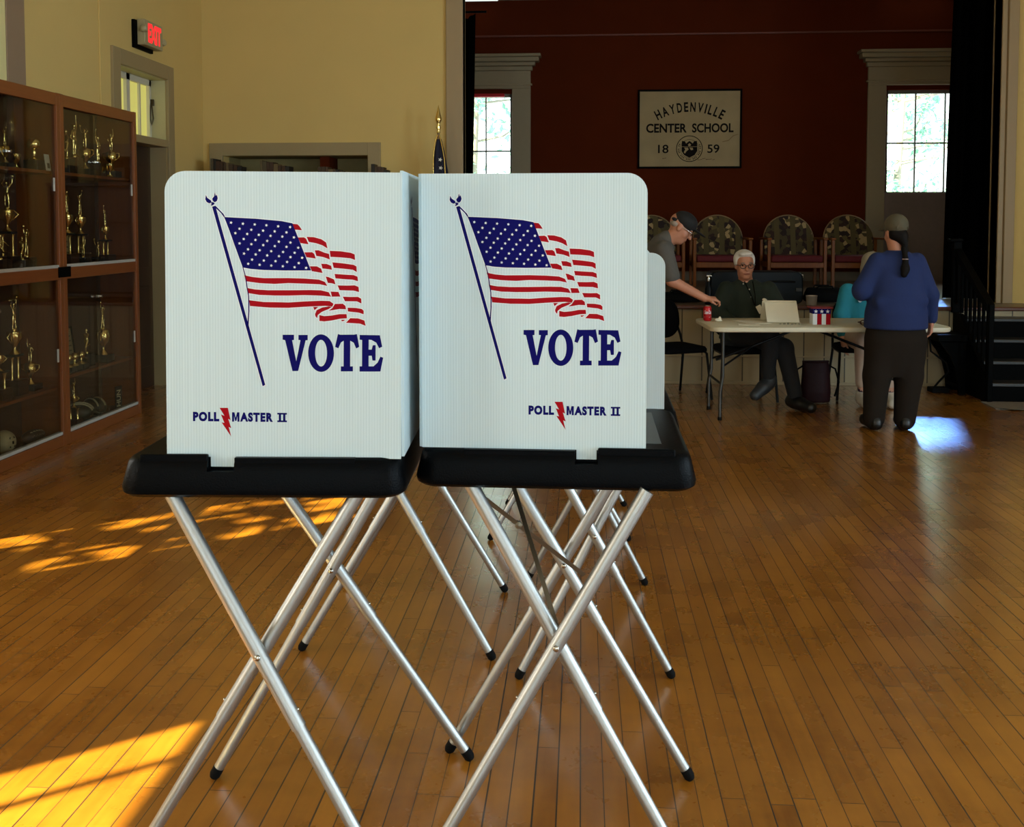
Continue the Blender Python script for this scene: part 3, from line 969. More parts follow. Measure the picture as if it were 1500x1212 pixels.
for k in range(40):                                    # rubbed lettering round the rim, unreadable ticks
    a = 2 * PI * k / 40 + 0.05
    if 0.5 < (a % (2 * PI)) < 2.6 or k % 4 == 3:
        continue
    ca, sa = math.cos(a), math.sin(a)
    flat(bm, [(0.135 * ca - 0.005 * sa, -0.19 + 0.135 * sa + 0.005 * ca), (0.155 * ca - 0.005 * sa, -0.19 + 0.155 * sa + 0.005 * ca), (0.155 * ca + 0.005 * sa, -0.19 + 0.155 * sa - 0.005 * ca), (0.135 * ca + 0.005 * sa, -0.19 + 0.135 * sa - 0.005 * ca)], T2)
flat(bm, [(-0.105, -0.165), (0.105, -0.165), (0.105, -0.22), (0.07, -0.275), (0, -0.31), (-0.07, -0.275), (-0.105, -0.22)], T2)
flat(bm, [(-0.105, -0.16), (-0.1, -0.085), (-0.06, -0.09), (-0.045, -0.12), (-0.02, -0.1), (0, -0.085), (0.02, -0.1), (0.045, -0.12), (0.06, -0.09), (0.1, -0.085), (0.105, -0.16)], T2)
link('seal', bm, MATS['faded black sign paint'], sg)
bm = NB()
flat(bm, [(-0.07, -0.175), (-0.02, -0.175), (-0.01, -0.20), (-0.04, -0.225), (-0.06, -0.255), (-0.075, -0.235), (-0.055, -0.2)], T2, 0.001)
flat(bm, [(0.0, -0.175), (0.045, -0.178), (0.05, -0.205), (0.02, -0.21)], T2, 0.001)
flat(bm, [(-0.02, -0.135), (0.0, -0.115), (0.022, -0.135), (0.01, -0.155), (-0.012, -0.155)], T2, 0.001)
link('seal_highlight', bm, MATS['stained cream board'], sg)
# ---- exit sign on the left wall over the door
ex = thing('exit_sign', 'lit red exit sign with two lamp heads high on the left wall', 'sign', (WALL_X, 8.57, 3.17))
bm = NB(); bbox(bm, 0.0, 0.03, -0.21, 0.155, -0.125, 0.115, 0.004); link('back_plate', bm, M_blackp, ex)
bm = NB(); bbox(bm, 0.03, 0.10, -0.165, 0.20, -0.095, 0.125, 0.006); link('housing', bm, mat('ivory plastic', (168, 156, 118), 0.4), ex)
bm = NB(); box(bm, 0.0985, 0.1008, -0.125, 0.19, -0.085, 0.118, 1); put_text(bm, 'EXIT', 0.27, 0.165, lambda u, v, w: Vector((0.1015 + w, u, v)), -0.105, -0.065, 0, 0.05)
link('sign_face', bm, [emit('exit letter red', (255, 40, 48), 1.0), MATS['ivory plastic']], ex)
for y, x, z in ((-0.175, 0.06, 0.035), (0.225, 0.055, -0.02)):
    bm = NB(); Mx = Matrix.Rotation(R(70), 3, 'Y') @ Matrix.Rotation(R(-25 if y < 0 else 25), 3, 'X')
    lathe(bm, [(0.012, -0.02), (0.03, 0.0), (0.034, 0.03), (0.03, 0.038), (0.0, 0.034)], (x + 0.02, y, z), 14, M=Mx)
    link('lamp_head', bm, MATS['ivory plastic'], ex, True)

# ---- flag on a pole at the stage edge
fl = thing('flag', 'furled navy flag with white stars on a gold tipped pole', 'flag', (-1.40, 9.66, STAGE_Z))
bm = NB(); lathe(bm, [(0.12, 0.0), (0.12, 0.015), (0.06, 0.035), (0.025, 0.06), (0.016, 0.1)]); link('base', bm, M_brass, fl, True)
bm = NB(); tube(bm, [(0, 0, 0.05), (0, 0, 1.66)], 0.013, 10); link('pole', bm, wood('pole oak', (120, 84, 40), (146, 106, 58), 0.4), fl, True)
bm = NB(); lathe(bm, [(0.02, 1.66), (0.013, 1.69), (0.026, 1.71), (0.014, 1.74), (0.02, 1.76), (0.034, 1.79), (0.03, 1.81), (0.014, 1.87), (0.0, 1.935)], seg=14); link('spear_tip', bm, M_brass, fl, True)
bm = NB(); rows = []
for j in range(13):
    v = j / 12
    z = 1.60 - v * 1.22; w = 0.022 + 0.075 * min(1, v * 2.2) ** 0.8; dpt = w * 0.75
    rows.append([bm.verts.new((0.005 + 0.03 * v + (w * (1 + 0.18 * math.sin(5 * a + v * 2))) * math.cos(a), (dpt * (1 + 0.22 * math.sin(5 * a + v * 2))) * math.sin(a), z - 0.04 * v * math.cos(a))) for a in [2 * PI * k / 40 for k in range(40)]])
for a, b in zip(rows, rows[1:]):
    for k in range(40):
        bm.faces.new((a[k], a[(k + 1) % 40], b[(k + 1) % 40], b[k]))
bm.faces.new(rows[0]); bm.faces.new(rows[-1])
def star(bm, cx, cy, r, to3, w=0.0, rot=0.3, mi=0):
    flat(bm, [((r if i % 2 == 0 else r * 0.42) * math.sin(i * PI / 5 + rot) + cx, (r if i % 2 == 0 else r * 0.42) * math.cos(i * PI / 5 + rot) + cy) for i in range(10)], to3, w, mi)
for cx, cz in ((0.028, 1.395), (0.032, 1.315), (0.036, 1.23), (-0.02, 1.24), (0.04, 1.14), (-0.03, 1.10), (0.01, 1.03)):
    star(bm, cx, cz, 0.022, lambda u, v, w: Vector((u, -0.098 + abs(u) * 0.5, v)), mi=1)
link('flag_cloth', bm, [mat('navy flag cloth', (18, 20, 44), 0.8), mat('white star cloth', (220, 216, 200), 0.8)], fl, True)
bm = NB()
for s in (-1, 1):
    tube(bm, [(0.01 * s, -0.01, 1.64), (0.035 * s, -0.03, 1.55), (0.055 * s + .01, -0.05, 1.40), (0.06 * s + .015, -0.055, 1.22)], 0.006, 6)
link('gold_fringe', bm, M_brass, fl, True)

# ---- low bookcase on the stage apron with books standing on it
bk = thing('bookcase', 'low dark wooden bookcase on the stage apron under the alcove', 'bookcase', (-2.78, 9.70, STAGE_Z))
M_dkwood = wood('dark stained wood', (44, 26, 14), (66, 40, 22), 0.5)
bm = NB()
bbox(bm, -0.98, -0.95, -0.15, 0.15, 0, 1.17, 0.003); bbox(bm, 0.95, 0.98, -0.15, 0.15, 0, 1.17, 0.003)
bbox(bm, -0.95, 0.95, 0.13, 0.15, 0.02, 1.15, 0.002)
link('carcass', bm, M_dkwood, bk)
bm = NB(); bbox(bm, -0.99, 0.99, -0.16, 0.16, 1.15, 1.18, 0.004); link('top', bm, M_dkwood, bk)
for z in (0.05, 0.42, 0.79):
    bm = NB(); bbox(bm, -0.95, 0.95, -0.14, 0.13, z, z + 0.025, 0.003); link('shelf', bm, M_dkwood, bk)
covers = [mat('book cover ' + n, c, 0.6) for n, c in (('umber', (58, 36, 16)), ('russet', (62, 36, 14)), ('brown', (66, 46, 24)), ('grey brown', (78, 66, 44)), ('black brown', (26, 18, 9)), ('tan', (100, 82, 50)))]
M_pages = mat('book page edges', (170, 150, 110), 0.8)
rows = [('far left', -3.66, -3.37, 0.24), ('second', -3.16, -2.87, 0.222), ('third', -2.585, -2.325, 0.165), ('far right', -2.055, -1.89, 0.18)]
rnd = random.Random(4)
ordn = ['first', 'second', 'third', 'fourth', 'fifth', 'sixth', 'seventh', 'eighth', 'ninth', 'tenth', 'eleventh', 'twelfth']
for lab, x0, x1, hz in rows:
    x = x0; i = 0
    while x < x1 - 0.02:
        t = 0.022 + 0.02 * rnd.random(); h = hz * (1 - 0.3 * (x - x0) / (x1 - x0)) - 0.018 * rnd.random()
        ci = rnd.randrange(6)
        b = thing('book', '%s book, %s from left in the %s cluster on the bookcase' % (covers[ci].name.replace('book cover ', ''), ordn[i], lab), 'book', (x + t / 2, 9.66, STAGE_Z + 1.18), 0, 'old books on top of the bookcase')
        bm = NB(); bbox(bm, -t / 2, -t / 2 + 0.003, -0.07, 0.08, 0, h, 0.001); bbox(bm, t / 2 - 0.003, t / 2, -0.07, 0.08, 0, h, 0.001)
        bbox(bm, -t / 2, t / 2, -0.074, -0.068, 0, h, 0.0015)
        link('cover', bm, covers[ci], b)
        bm = NB(); box(bm, -t / 2 + 0.003, t / 2 - 0.003, -0.068, 0.075, 0.003, h - 0.004); link('pages', bm, M_pages, b)
        x += t + 0.002 + (0.006 * rnd.random() if rnd.random() < .3 else 0); i += 1

# ================================================================== trophy cabinets
M_cab = wood('orange brown cabinet wood', (112, 60, 24), (144, 82, 36), 0.35)
M_cabh = wood('orange brown rail wood', (112, 60, 24), (144, 82, 36), 0.35, axis=1)
M_inside = wood('dark cabinet lining', (66, 40, 20), (86, 54, 28), 0.6)
M_marble = mat('dark marble', (44, 38, 34), 0.25, vary=0.5, scale=25)
M_walnut = wood('walnut trophy base', (52, 30, 16), (78, 46, 24), 0.35, axis=0)
M_gold = mat('bright gold plate', (255, 224, 150), 0.16, 1.0, vary=0.1, scale=40)
CX = -3.54                                   # plane of the cabinet fronts
def cabinet(y0, y1, label, shelves, seam_up, seam_lo):
    c = thing('trophy_cabinet', label, 'cabinet', (CX, y0, 0), 0, 'trophy cabinets')
    L = y1 - y0; D = CX - WALL_X - 0.006; H = 2.41
    p = 0.045
    bm = NB()
    box(bm, -D, -D + 0.012, 0.01, L - 0.01, 0.02, H - 0.02); link('back_panel', bm, M_inside, c)
    for n, a, b in (('side_panel', 0.0, 0.022), ('side_panel', L - 0.022, L)):
        bm = NB(); box(bm, -D, -0.035, a, b, 0.0, H - 0.004); link(n, bm, M_cab, c)
    bm = NB(); box(bm, -D, -0.035, 0.022, L - 0.022, H - 0.03, H - 0.005); link('top_panel', bm, M_cab, c)
    bm = NB(); box(bm, -D + 0.012, -0.035, 0.022, L - 0.022, 0.035, 0.06); link('bottom_panel', bm, M_inside, c)
    bm = NB(); box(bm, -D + 0.012, -0.035, 0.022, L - 0.022, 1.19, 1.215); link('middle_panel', bm, M_inside, c)
    for a, b in ((0.0, p), (L - p, L)):
        bm = NB(); bbox(bm, -0.035, 0.0, a, b, 0.0, H, 0.003); link('post', bm, M_cab, c)
    for z0, z1 in ((2.325, H - 0.002), (1.145, 1.225), (0.0, 0.075)):
        bm = NB(); bbox(bm, -0.034, -0.001, p, L - p, z0, z1, 0.003); link('rail', bm, M_cabh, c)
    for z in shelves:
        bm = NB(); bbox(bm, -D + 0.012, -0.055, 0.022, L - 0.022, z - 0.022, z, 0.003); link('shelf', bm, M_cabh, c)
    for z0, z1, seam in ((1.247, 2.325, seam_up), (0.10, 1.145, seam_lo)):
        bm = NB(); bbox(bm, -0.04, -0.006, p, L - p, z0 - 0.022, z0 - 0.001, 0.002); link('track', bm, M_alu, c)
        for k, (a, b, x) in enumerate(((p + 0.002, seam + 0.03, -0.032), (seam - 0.03, L - p - 0.002, -0.018))):
            bm = NB(); box(bm, x - 0.003, x, a, b, z0 - 0.001, z1 - 0.002)
            g = link('sliding_glass_door', bm, M_caseglass, c)
            yy = L - p - 0.035 if k else p + 0.02
            bm = NB(); bbox(bm, x, x + 0.008, yy, yy + 0.016, (z0 + z1) / 2 - 0.04, (z0 + z1) / 2 + 0.05, 0.002)
            link('finger_pull', bm, mat('pale plastic', (200, 196, 186), 0.4), g)
        bm = NB(); bbox(bm, -0.03, -0.006, seam - 0.03, seam + 0.03, (z0 + z1) / 2 + (.18 if z0 > 1 else .36), (z0 + z1) / 2 + (.20 if z0 > 1 else .38), 0.003)
        lathe(bm, [(0.009, 0), (0.011, 0.012), (0.0, 0.014)], (-0.006, seam, (z0 + z1) / 2 + (.19 if z0 > 1 else .37)), 10, M=Matrix.Rotation(R(90), 3, 'Y'))
        link('lock', bm, M_silver, c)
    return c
cabinet(6.545, 7.70, 'orange brown glass fronted trophy cabinet farther from the camera beside the door', (1.885, 0.46), 0.52, 0.52)
cabinet(5.36, 6.543, 'orange brown glass fronted trophy cabinet at the left edge of the view', (1.885, 0.405), 0.58, 0.42)
bm = NB(); bbox(bm, CX - 0.0, CX + 0.012, 6.47, 6.62, 1.16, 1.232, 0.003)
tag(link('joining_plate', bm, M_blackp), 'small black plate joining the two trophy cabinets at mid height', 'plate')

# trophy figures: three poses at unit height
def figure(pose):
    P = [ell_((0, 0, 0.90), (0.055, 0.06, 0.075), 0.02), cap_((0, 0, 0.80), (0, 0, 0.84), 0.03, 0.03, 0.02),
         loft_([(0.47, 0, 0, 0.085, 0.06), (0.58, 0, 0, 0.07, 0.05), (0.72, 0, 0, 0.105, 0.06), (0.79, 0, 0, 0.085, 0.05)], 0.03)]
    if pose == 0:      # arms up with a ball
        legs = ((-0.05, 0.0, -0.06, 0.02, -0.07, 0), (0.05, 0.0, 0.07, -0.03, 0.10, 0))
        P += [cap_((-0.1, 0, 0.76), (-0.17, 0, 0.88), 0.03, 0.024), cap_((-0.17, 0, 0.88), (-0.07, 0, 1.02), 0.024, 0.02),
              cap_((0.1, 0, 0.76), (0.2, 0.03, 0.9), 0.03, 0.024), cap_((0.2, 0.03, 0.9), (0.22, 0.02, 1.08), 0.024, 0.02), ell_((0.22, 0.02, 1.14), (0.06, 0.06, 0.06), 0.01)]
    elif pose == 1:    # runner, bent and reaching forward
        legs = ((-0.04, 0.12, -0.03, 0.10, -0.02, 0), (0.05, -0.10, 0.05, -0.34, 0.05, 0.28))
        P += [cap_((-0.1, 0, 0.74), (-0.13, 0.16, 0.68), 0.03, 0.024), cap_((-0.13, 0.16, 0.68), (-0.08, 0.30, 0.80), 0.024, 0.02),
              cap_((0.1, 0, 0.74), (0.15, -0.14, 0.62), 0.03, 0.024), cap_((0.15, -0.14, 0.62), (0.12, -0.26, 0.52), 0.024, 0.02)]
    else:              # one arm held high, other at the hip
        legs = ((-0.05, 0, -0.05, 0.01, -0.05, 0), (0.05, 0, 0.06, 0.02, 0.06, 0))
        P += [cap_((-0.1, 0, 0.76), (-0.18, 0, 0.62), 0.03, 0.024), cap_((-0.18, 0, 0.62), (-0.08, 0.05, 0.52), 0.024, 0.02),
              cap_((0.1, 0, 0.76), (0.14, 0, 0.92), 0.03, 0.024), cap_((0.14, 0, 0.92), (0.12, 0, 1.12), 0.024, 0.018), cap_((0.12, 0, 1.12), (0.12, 0, 1.2), 0.01, 0.03, 0.01)]
    for hx, ky, kx, fy, fx, fz in legs:
        P += [cap_((hx, 0, 0.5), (kx, ky, 0.27), 0.055, 0.038), cap_((kx, ky, 0.27), (fx, fy, 0.03 + fz), 0.038, 0.022), cap_((fx, fy, 0.025 + fz), (fx, fy + 0.07, 0.02 + fz), 0.022, 0.018)]
    P.append(cap_((0, 0, 0.005), (0, 0, 0.015), 0.09, 0.09, 0.01))
    return sdf_mesh(P, 0.022, 'trophy_figure')
FIG = [figure(i) for i in range(3)]
for me in FIG:
    me.materials.append(M_gold)
_n = [0]
def trophy(kind, y, z, h, label, x=-3.70, pose=0, metal=None, group='trophies in the cabinets'):
    metal = metal or (M_gold if _n[0] % 3 else M_brass); _n[0] += 1
    t = thing('trophy', label, 'trophy', (x, y, z + 0.0005), R(90 * (_n[0] % 4)), group)
    def fig(z0, hh):
        o = link('figure', FIG[pose], metal, t, loc=(0, 0, z0)); o.scale = (hh, hh, hh)
    if kind == 'block':            # figure on a square block
        b = h * 0.3; w = min(0.045, h * 0.2)
        bm = NB(); bbox(bm, -w, w, -w, w, 0, b, 0.004); link('base', bm, M_walnut if _n[0] % 2 else M_marble, t)
        bm = NB(); bbox(bm, -w * 0.6, w * 0.6, w, w + 0.002, b * 0.25, b * 0.7, 0.0005); link('plate', bm, metal, t)
        fig(b, (h - b) / 1.12)
    elif kind == 'cup':            # base, stem, two-handled cup, figure
        b = h * 0.13; w = min(0.06, h * 0.16)
        bm = NB(); bbox(bm, -w, w, -w, w, 0, b, 0.004); link('base', bm, M_marble, t)
        c0 = b; ch = h * 0.42; r = ch * 0.28
        bm = NB(); lathe(bm, [(r * .7, c0), (r * .6, c0 + ch * .06), (r * .16, c0 + ch * .2), (r * .22, c0 + ch * .32), (r * .75, c0 + ch * .5), (r, c0 + ch * .72), (r * .86, c0 + ch * .95), (r * .6, c0 + ch), (0, c0 + ch * 1.02)], seg=16)
        link('cup', bm, metal, t, True)
        for s in (-1, 1):
            bm = NB(); tube(bm, [(s * r * .8, 0, c0 + ch * .55), (s * r * 1.5, 0, c0 + ch * .7), (s * r * 1.55, 0, c0 + ch * .9), (s * r * .95, 0, c0 + ch * .92)], r * .09, 6); link('handle', bm, metal, t, True)
        fig(c0 + ch, (h - c0 - ch) / 1.14)
    elif kind == 'tower':          # wooden base, columns, deck, cup, figure
        b = h * 0.16; w = min(0.058, h * 0.13)
        bm = NB(); bbox(bm, -w, w, -w, w, 0, b, 0.005); link('base', bm, M_walnut, t)
        for s in (-1, 1):
            bm = NB(); lathe(bm, [(0.012, b), (0.008, b + 0.02), (0.009, b + h * .2), (0.013, b + h * .22)], (s * w * .6, 0, 0), 10); link('column', bm, metal, t, True)
            bm = NB(); bbox(bm, s * w * .6 - .01, s * w * .6 + .01, -.012, .012, b + h * .22, b + h * .235, .002)
            link('finial', bm, metal, t)
        bm = NB(); bbox(bm, -w * .85, w * .85, -w * .6, w * .6, b + h * .235, b + h * .26, 0.003); link('deck', bm, M_marble, t)
        c0 = b + h * .26; ch = h * .24; r = ch * .33
        bm = NB(); lathe(bm, [(r * .7, c0), (r * .2, c0 + ch * .2), (r * .3, c0 + ch * .35), (r, c0 + ch * .7), (r * .9, c0 + ch * .95), (0, c0 + ch)], seg=16); link('cup', bm, metal, t, True)
        for s in (-1, 1):
            bm = NB(); tube(bm, [(s * r * .8, 0, c0 + ch * .5), (s * r * 1.6, 0, c0 + ch * .75), (s * r * .95, 0, c0 + ch * .92)], r * .09, 6); link('handle', bm, metal, t, True)
        fig(c0 + ch, (h - (c0 + ch)) / 1.14)
    elif kind == 'ball':           # ball on a stem
        b = h * 0.3; w = min(0.05, h * 0.3)
        bm = NB(); bbox(bm, -w, w, -w, w, 0, b, 0.004); link('base', bm, M_marble, t)
        bm = NB(); lathe(bm, [(w * .8, b), (w * .7, b + .008), (w * .2, b + h * .12), (w * .3, b + h * .2), (w * .25, b + h * .3)], seg=14); link('stem', bm, metal, t, True)
        r = (h * .7 - h * .3) / 2 + 0.002
        bm = NB(); bmesh.ops.create_icosphere(bm, subdivisions=2, radius=r, matrix=Matrix.Translation((0, 0, h - r))); link('ball', bm, metal, t, True)
    elif kind == 'goblet':         # small plain cup
        r = h * .32
        bm = NB(); lathe(bm, [(r * .8, 0), (r * .7, h * .06), (r * .15, h * .2), (r * .2, h * .35), (r * .8, h * .55), (r, h * .98), (r * .92, h * .98), (r * .6, h * .6), (0, h * .5)], seg=18); link('cup', bm, metal, t, True)
        bm = NB(); lathe(bm, [(r * .4, h * .16), (r * .4, h * .19)], seg=12); link('collar', bm, metal, t, True)
    return t
NEAR, FAR = 'left edge cabinet', 'far cabinet'
ZU, ZB, ZL1, ZL2, ZF = 1.885, 1.215, 0.405, 0.46, 0.06
trophy('cup', 6.15, ZU, 0.26, 'gold cup with a throwing figure on the upper shelf of ' + NEAR, pose=0)
trophy('goblet', 6.275, ZU, 0.10, 'small plain gold goblet on the upper shelf of ' + NEAR)
trophy('ball', 6.42, ZU, 0.22, 'gold ball trophy on a dark block, upper shelf of ' + NEAR, x=-3.66)
trophy('tower', 6.22, ZB, 0.62, 'tallest slim trophy with two handled cup, upper floor of ' + NEAR, x=-3.74)
trophy('block', 6.07, ZB, 0.27, 'stocky silver figure on a block, leftmost upper floor of ' + NEAR, pose=1, metal=M_silver)
trophy('block', 6.215, ZB, 0.25, 'silver runner on a black block before the tallest trophy, ' + NEAR, pose=1, metal=M_silver, x=-3.64)
trophy('block', 6.37, ZB, 0.29, 'silver swinging figure right of the tallest trophy, ' + NEAR, pose=0, metal=M_silver)
trophy('block', 6.91, ZU, 0.35, 'gold bent figure trophy, leftmost tall one on the upper shelf of ' + FAR, pose=1)
trophy('block', 7.025, ZU, 0.41, 'tallest slim gold figure with raised arm on the upper shelf of ' + FAR, pose=2)
trophy('cup', 7.18, ZU, 0.37, 'gold cup trophy left of the glass seam, upper shelf of ' + FAR, pose=0)
trophy('block', 7.34, ZU, 0.34, 'slim gold figure right of the glass seam, upper shelf of ' + FAR, pose=2, x=-3.68)
trophy('cup', 7.47, ZU, 0.36, 'gold cup trophy at the right end of the upper shelf of ' + FAR, pose=2, x=-3.64)
trophy('block', 6.79, ZU, 0.16, 'very small gold figure, left end of the upper shelf of ' + FAR, pose=0)
trophy('goblet', 7.365, ZU, 0.10, 'small goblet low between taller cups on the upper shelf of ' + FAR, x=-3.60)
trophy('tower', 6.90, ZB, 0.58, 'tall slim gold tower trophy, leftmost on the upper floor of ' + FAR, pose=2)
trophy('block', 7.12, ZB, 0.20, 'short gold figure left of the seam on the upper floor of ' + FAR, pose=2)
trophy('tower', 7.22, ZB, 0.56, 'dark tower trophy right behind the door seam, upper floor of ' + FAR, pose=0, x=-3.77)
trophy('block', 7.345, ZB, 0.19, 'short gold figure right of the seam on the upper floor of ' + FAR, pose=0)
trophy('tower', 7.47, ZB, 0.44, 'medium gold tower trophy, right end of the upper floor of ' + FAR, pose=2)
trophy('tower', 6.02, ZL1, 0.44, 'gold runner on a tall column, leftmost lower shelf of ' + NEAR, pose=1)
trophy('tower', 6.20, ZL1, 0.64, 'tallest double cup trophy on the lower shelf of ' + NEAR, pose=0)
trophy('cup', 6.38, ZL1, 0.34, 'small cup trophy, right end of the lower shelf of ' + NEAR, pose=2)
for i, y in enumerate((6.80, 6.885, 6.98)):
    trophy('ball', y, ZL2, 0.135, 'gold ball trophy, %s of the row of three in the far cabinet' % ('leftmost', 'middle', 'rightmost')[i], x=-3.66, metal=M_gold, group='row of three ball trophies')
trophy('block', 7.14, ZL2, 0.31, 'gold figures on a tall black block beside the three ball trophies', pose=1)
trophy('cup', 7.36, ZL2, 0.46, 'slender gold cup trophy, right side of the lower shelf of ' + FAR, pose=0, x=-3.68)
trophy('tower', 6.86, ZF, 0.34, 'gold column trophy low on the floor of ' + FAR, pose=2, x=-3.66)

# other keepsakes behind the glass
def frame_pic(y, z, w, h, label, x=-3.782, lean=7):
    t = thing('framed_certificate', label, 'frame', (x, y, z + 0.0015), R(90)); t.rotation_euler = (0, 0, R(90))
    Mx = Matrix.Rotation(R(-lean), 4, 'X')
    bm = NB()
    for a, b, c, d in ((-w / 2, w / 2, 0, .015), (-w / 2, w / 2, h - .015, h), (-w / 2, -w / 2 + .015, .015, h - .015), (w / 2 - .015, w / 2, .015, h - .015)):
        box(bm, a, b, -0.008, 0.008, c, d, M=Mx)
    link('frame', bm, M_blackp, t)
    bm = NB(); box(bm, -w / 2 + .015, w / 2 - .015, -0.002, 0.004, .015, h - .015, M=Mx); p = link('sheet', bm, mat('aged certificate paper', (150, 134, 96), 0.8), t)
    bm = NB()
    for k in range(5):
        z1 = h * (.75 - .12 * k)
        box(bm, -w * .3, w * .3, -0.0035, -0.002, z1, z1 + h * .03, M=Mx)
    link('faded_print', bm, mat('faded print ink', (84, 72, 52), 0.8), p)
frame_pic(7.02, ZB, 0.22, 0.34, 'framed team photograph behind trophies on the upper floor of the far cabinet')
frame_pic(6.74, ZB, 0.17, 0.40, 'framed photograph at the left end of the upper floor of the far cabinet')
frame_pic(6.80, ZL2, 0.22, 0.30, 'framed certificate behind the three ball trophies')
frame_pic(7.05, ZL2, 0.18, 0.30, 'framed certificate leaning left of the gold figures on the lower shelf')
t = thing('silver_plate', 'round silver award plate on the upper shelf at the left edge', 'plate', (-3.78, 6.05, ZU + .004), 0)
Mx = Matrix.Rotation(R(76), 3, 'Y')
bm = NB(); lathe(bm, [(0.0, 0.0), (0.06, 0.0), (0.075, 0.008), (0.085, 0.01), (0.08, 0.004), (0.06, -0.004), (0.0, -0.004)], (0.0, 0, 0.088), 24, M=Mx); link('dish', bm, M_silver, t, True)
bm = NB(); tube(bm, [(0.03, -0.03, 0.003), (-0.005, -0.03, 0.02), (-0.04, -0.03, 0.003)], 0.003, 6); tube(bm, [(0.03, 0.03, 0.003), (-0.005, 0.03, 0.02), (-0.04, 0.03, 0.003)], 0.003, 6); link('stand', bm, M_brass, t, True)
t = thing('name_card', 'small white card standing at the right end of the near upper shelf', 'card', (-3.60, 6.49, ZU + .0005), R(90))
bm = NB(); box(bm, -.03, .03, -.002, .002, 0, .11, M=Matrix.Rotation(R(-8), 4, 'X')); link('card', bm, mat('white card', (198, 196, 178), 0.7), t)
bm = NB(); box(bm, -.012, .018, -.0035, -.0022, .015, .05, M=Matrix.Rotation(R(-8), 4, 'X')); link('picture', bm, mat('dark photo print', (60, 64, 52), 0.6), t)
# football and pads on the cabinet floors
def football(y, label, x=-3.63):
    t = thing('football', label, 'football', (x, y, ZF + 0.048), R(78), 'old footballs')
    bm = NB(); ball(bm, (0, 0, 0), (0.10, 0.047, 0.047), 20, 14); link('ball', bm, mat('dark brown leather', (44, 28, 20), 0.5, bump=0.3), t, True)
    bm = NB()
    for k in range(5):                       # whitewashed lettering, worn past reading
        u = -0.05 + 0.024 * k
        f_ = lambda a, b, w: Vector((a, -0.0478 * math.sqrt(max(0, 1 - (a / .1) ** 2)) * math.cos(b), 0.0478 * math.sqrt(max(0, 1 - (a / .1) ** 2)) * math.sin(b)))
        for pl in ([(u, .15), (u + .004, .15), (u + .004, 1.0), (u, 1.0)], [(u, .95), (u + .016, .95), (u + .016, 1.1), (u, 1.1)], [(u + .012, .3), (u + .016, .3), (u + .016, .95), (u + .012, .95)]):
            flat(bm, pl, f_)
    link('white_lettering', bm, mat('old white paint', (190, 182, 150), 0.8), t)
football(6.30, 'dark leather football with worn white lettering on the floor of the near cabinet', -3.645)
t = thing('painted_ball', 'white painted ball with dark emblem at the lower left corner behind glass', 'ball', (-3.67, 6.0, ZF + 0.076))
bm = NB(); ball(bm, (0, 0, 0), (0.075, 0.075, 0.075), 22, 14); link('ball', bm, mat('yellowed white paint', (176, 166, 130), 0.6, vary=.2), t, True)
bm = NB()
for a0, a1, b0, b1 in ((-.5, -.35, -.4, .5), (.0, .15, -.4, .5), (-.5, .15, .35, .5), (-.5, .15, -.4, -.25), (-.3, -.1, -.1, .15)):
    f_ = lambda a, b, w: Vector((0.0765 * math.cos(a) * math.cos(b), 0.0765 * math.sin(a) * math.cos(b), 0.0765 * math.sin(b)))
    flat(bm, [(a0, b0), (a1, b0), (a1, b1), (a0, b1)], f_)
link('emblem', bm, M_blackp, t)
def helmet(y, label, rz):
    t = thing('football_helmet', label, 'helmet', (-3.735, y, ZF + 0.003), rz, 'old striped helmets')
    me = sdf_mesh([ell_((0, 0, 0.055), (0.10, 0.085, 0.07), 0.02), ell_((-0.02, 0, 0.03), (0.085, 0.08, 0.03), 0.02)], 0.008, 'shell')
    link('shell', me, mat('dark green helmet shell', (40, 42, 26), 0.45), t)
    for y0 in (-0.03, 0.03):
        bm = NB(); tube(bm, [(math.cos(a) * 0.098, y0 * (1.2 if False else 1), 0.055 + math.sin(a) * 0.069) for a in [PI * k / 12 for k in range(1, 12)]], 0.007, 6); link('stripe', bm, MATS['old white paint'], t, True)
    bm = NB(); tube(bm, [(0.085, -0.07, 0.04), (0.13, -0.04, 0.03), (0.135, 0, 0.028), (0.13, 0.04, 0.03), (0.085, 0.07, 0.04)], 0.005, 6); link('face_guard', bm, mat('grey wire', (120, 116, 100), 0.4, .6), t, True)
helmet(7.08, 'dark helmet with pale stripes, left one on the floor of the far cabinet', R(20))
helmet(7.31, 'dark helmet with pale stripes, right one on the floor of the far cabinet', R(-30))
t = thing('varsity_pennant', 'upright cloth strip with pale letters low in the far cabinet', 'pennant', (-3.63, 7.49, ZF + .0005), R(72))
bm = NB(); box(bm, -.035, .035, -.003, .003, 0, .19)
put_text(bm, 'HUN', 0.13, 0.042, lambda u, v, w: Vector((-v + .02, -.0036 - w, u + .03)), 0, 0, 0, .02, mi=1)
link('cloth', bm, [mat('dark brown felt', (40, 30, 22), 0.95), MATS['old white paint']], t)

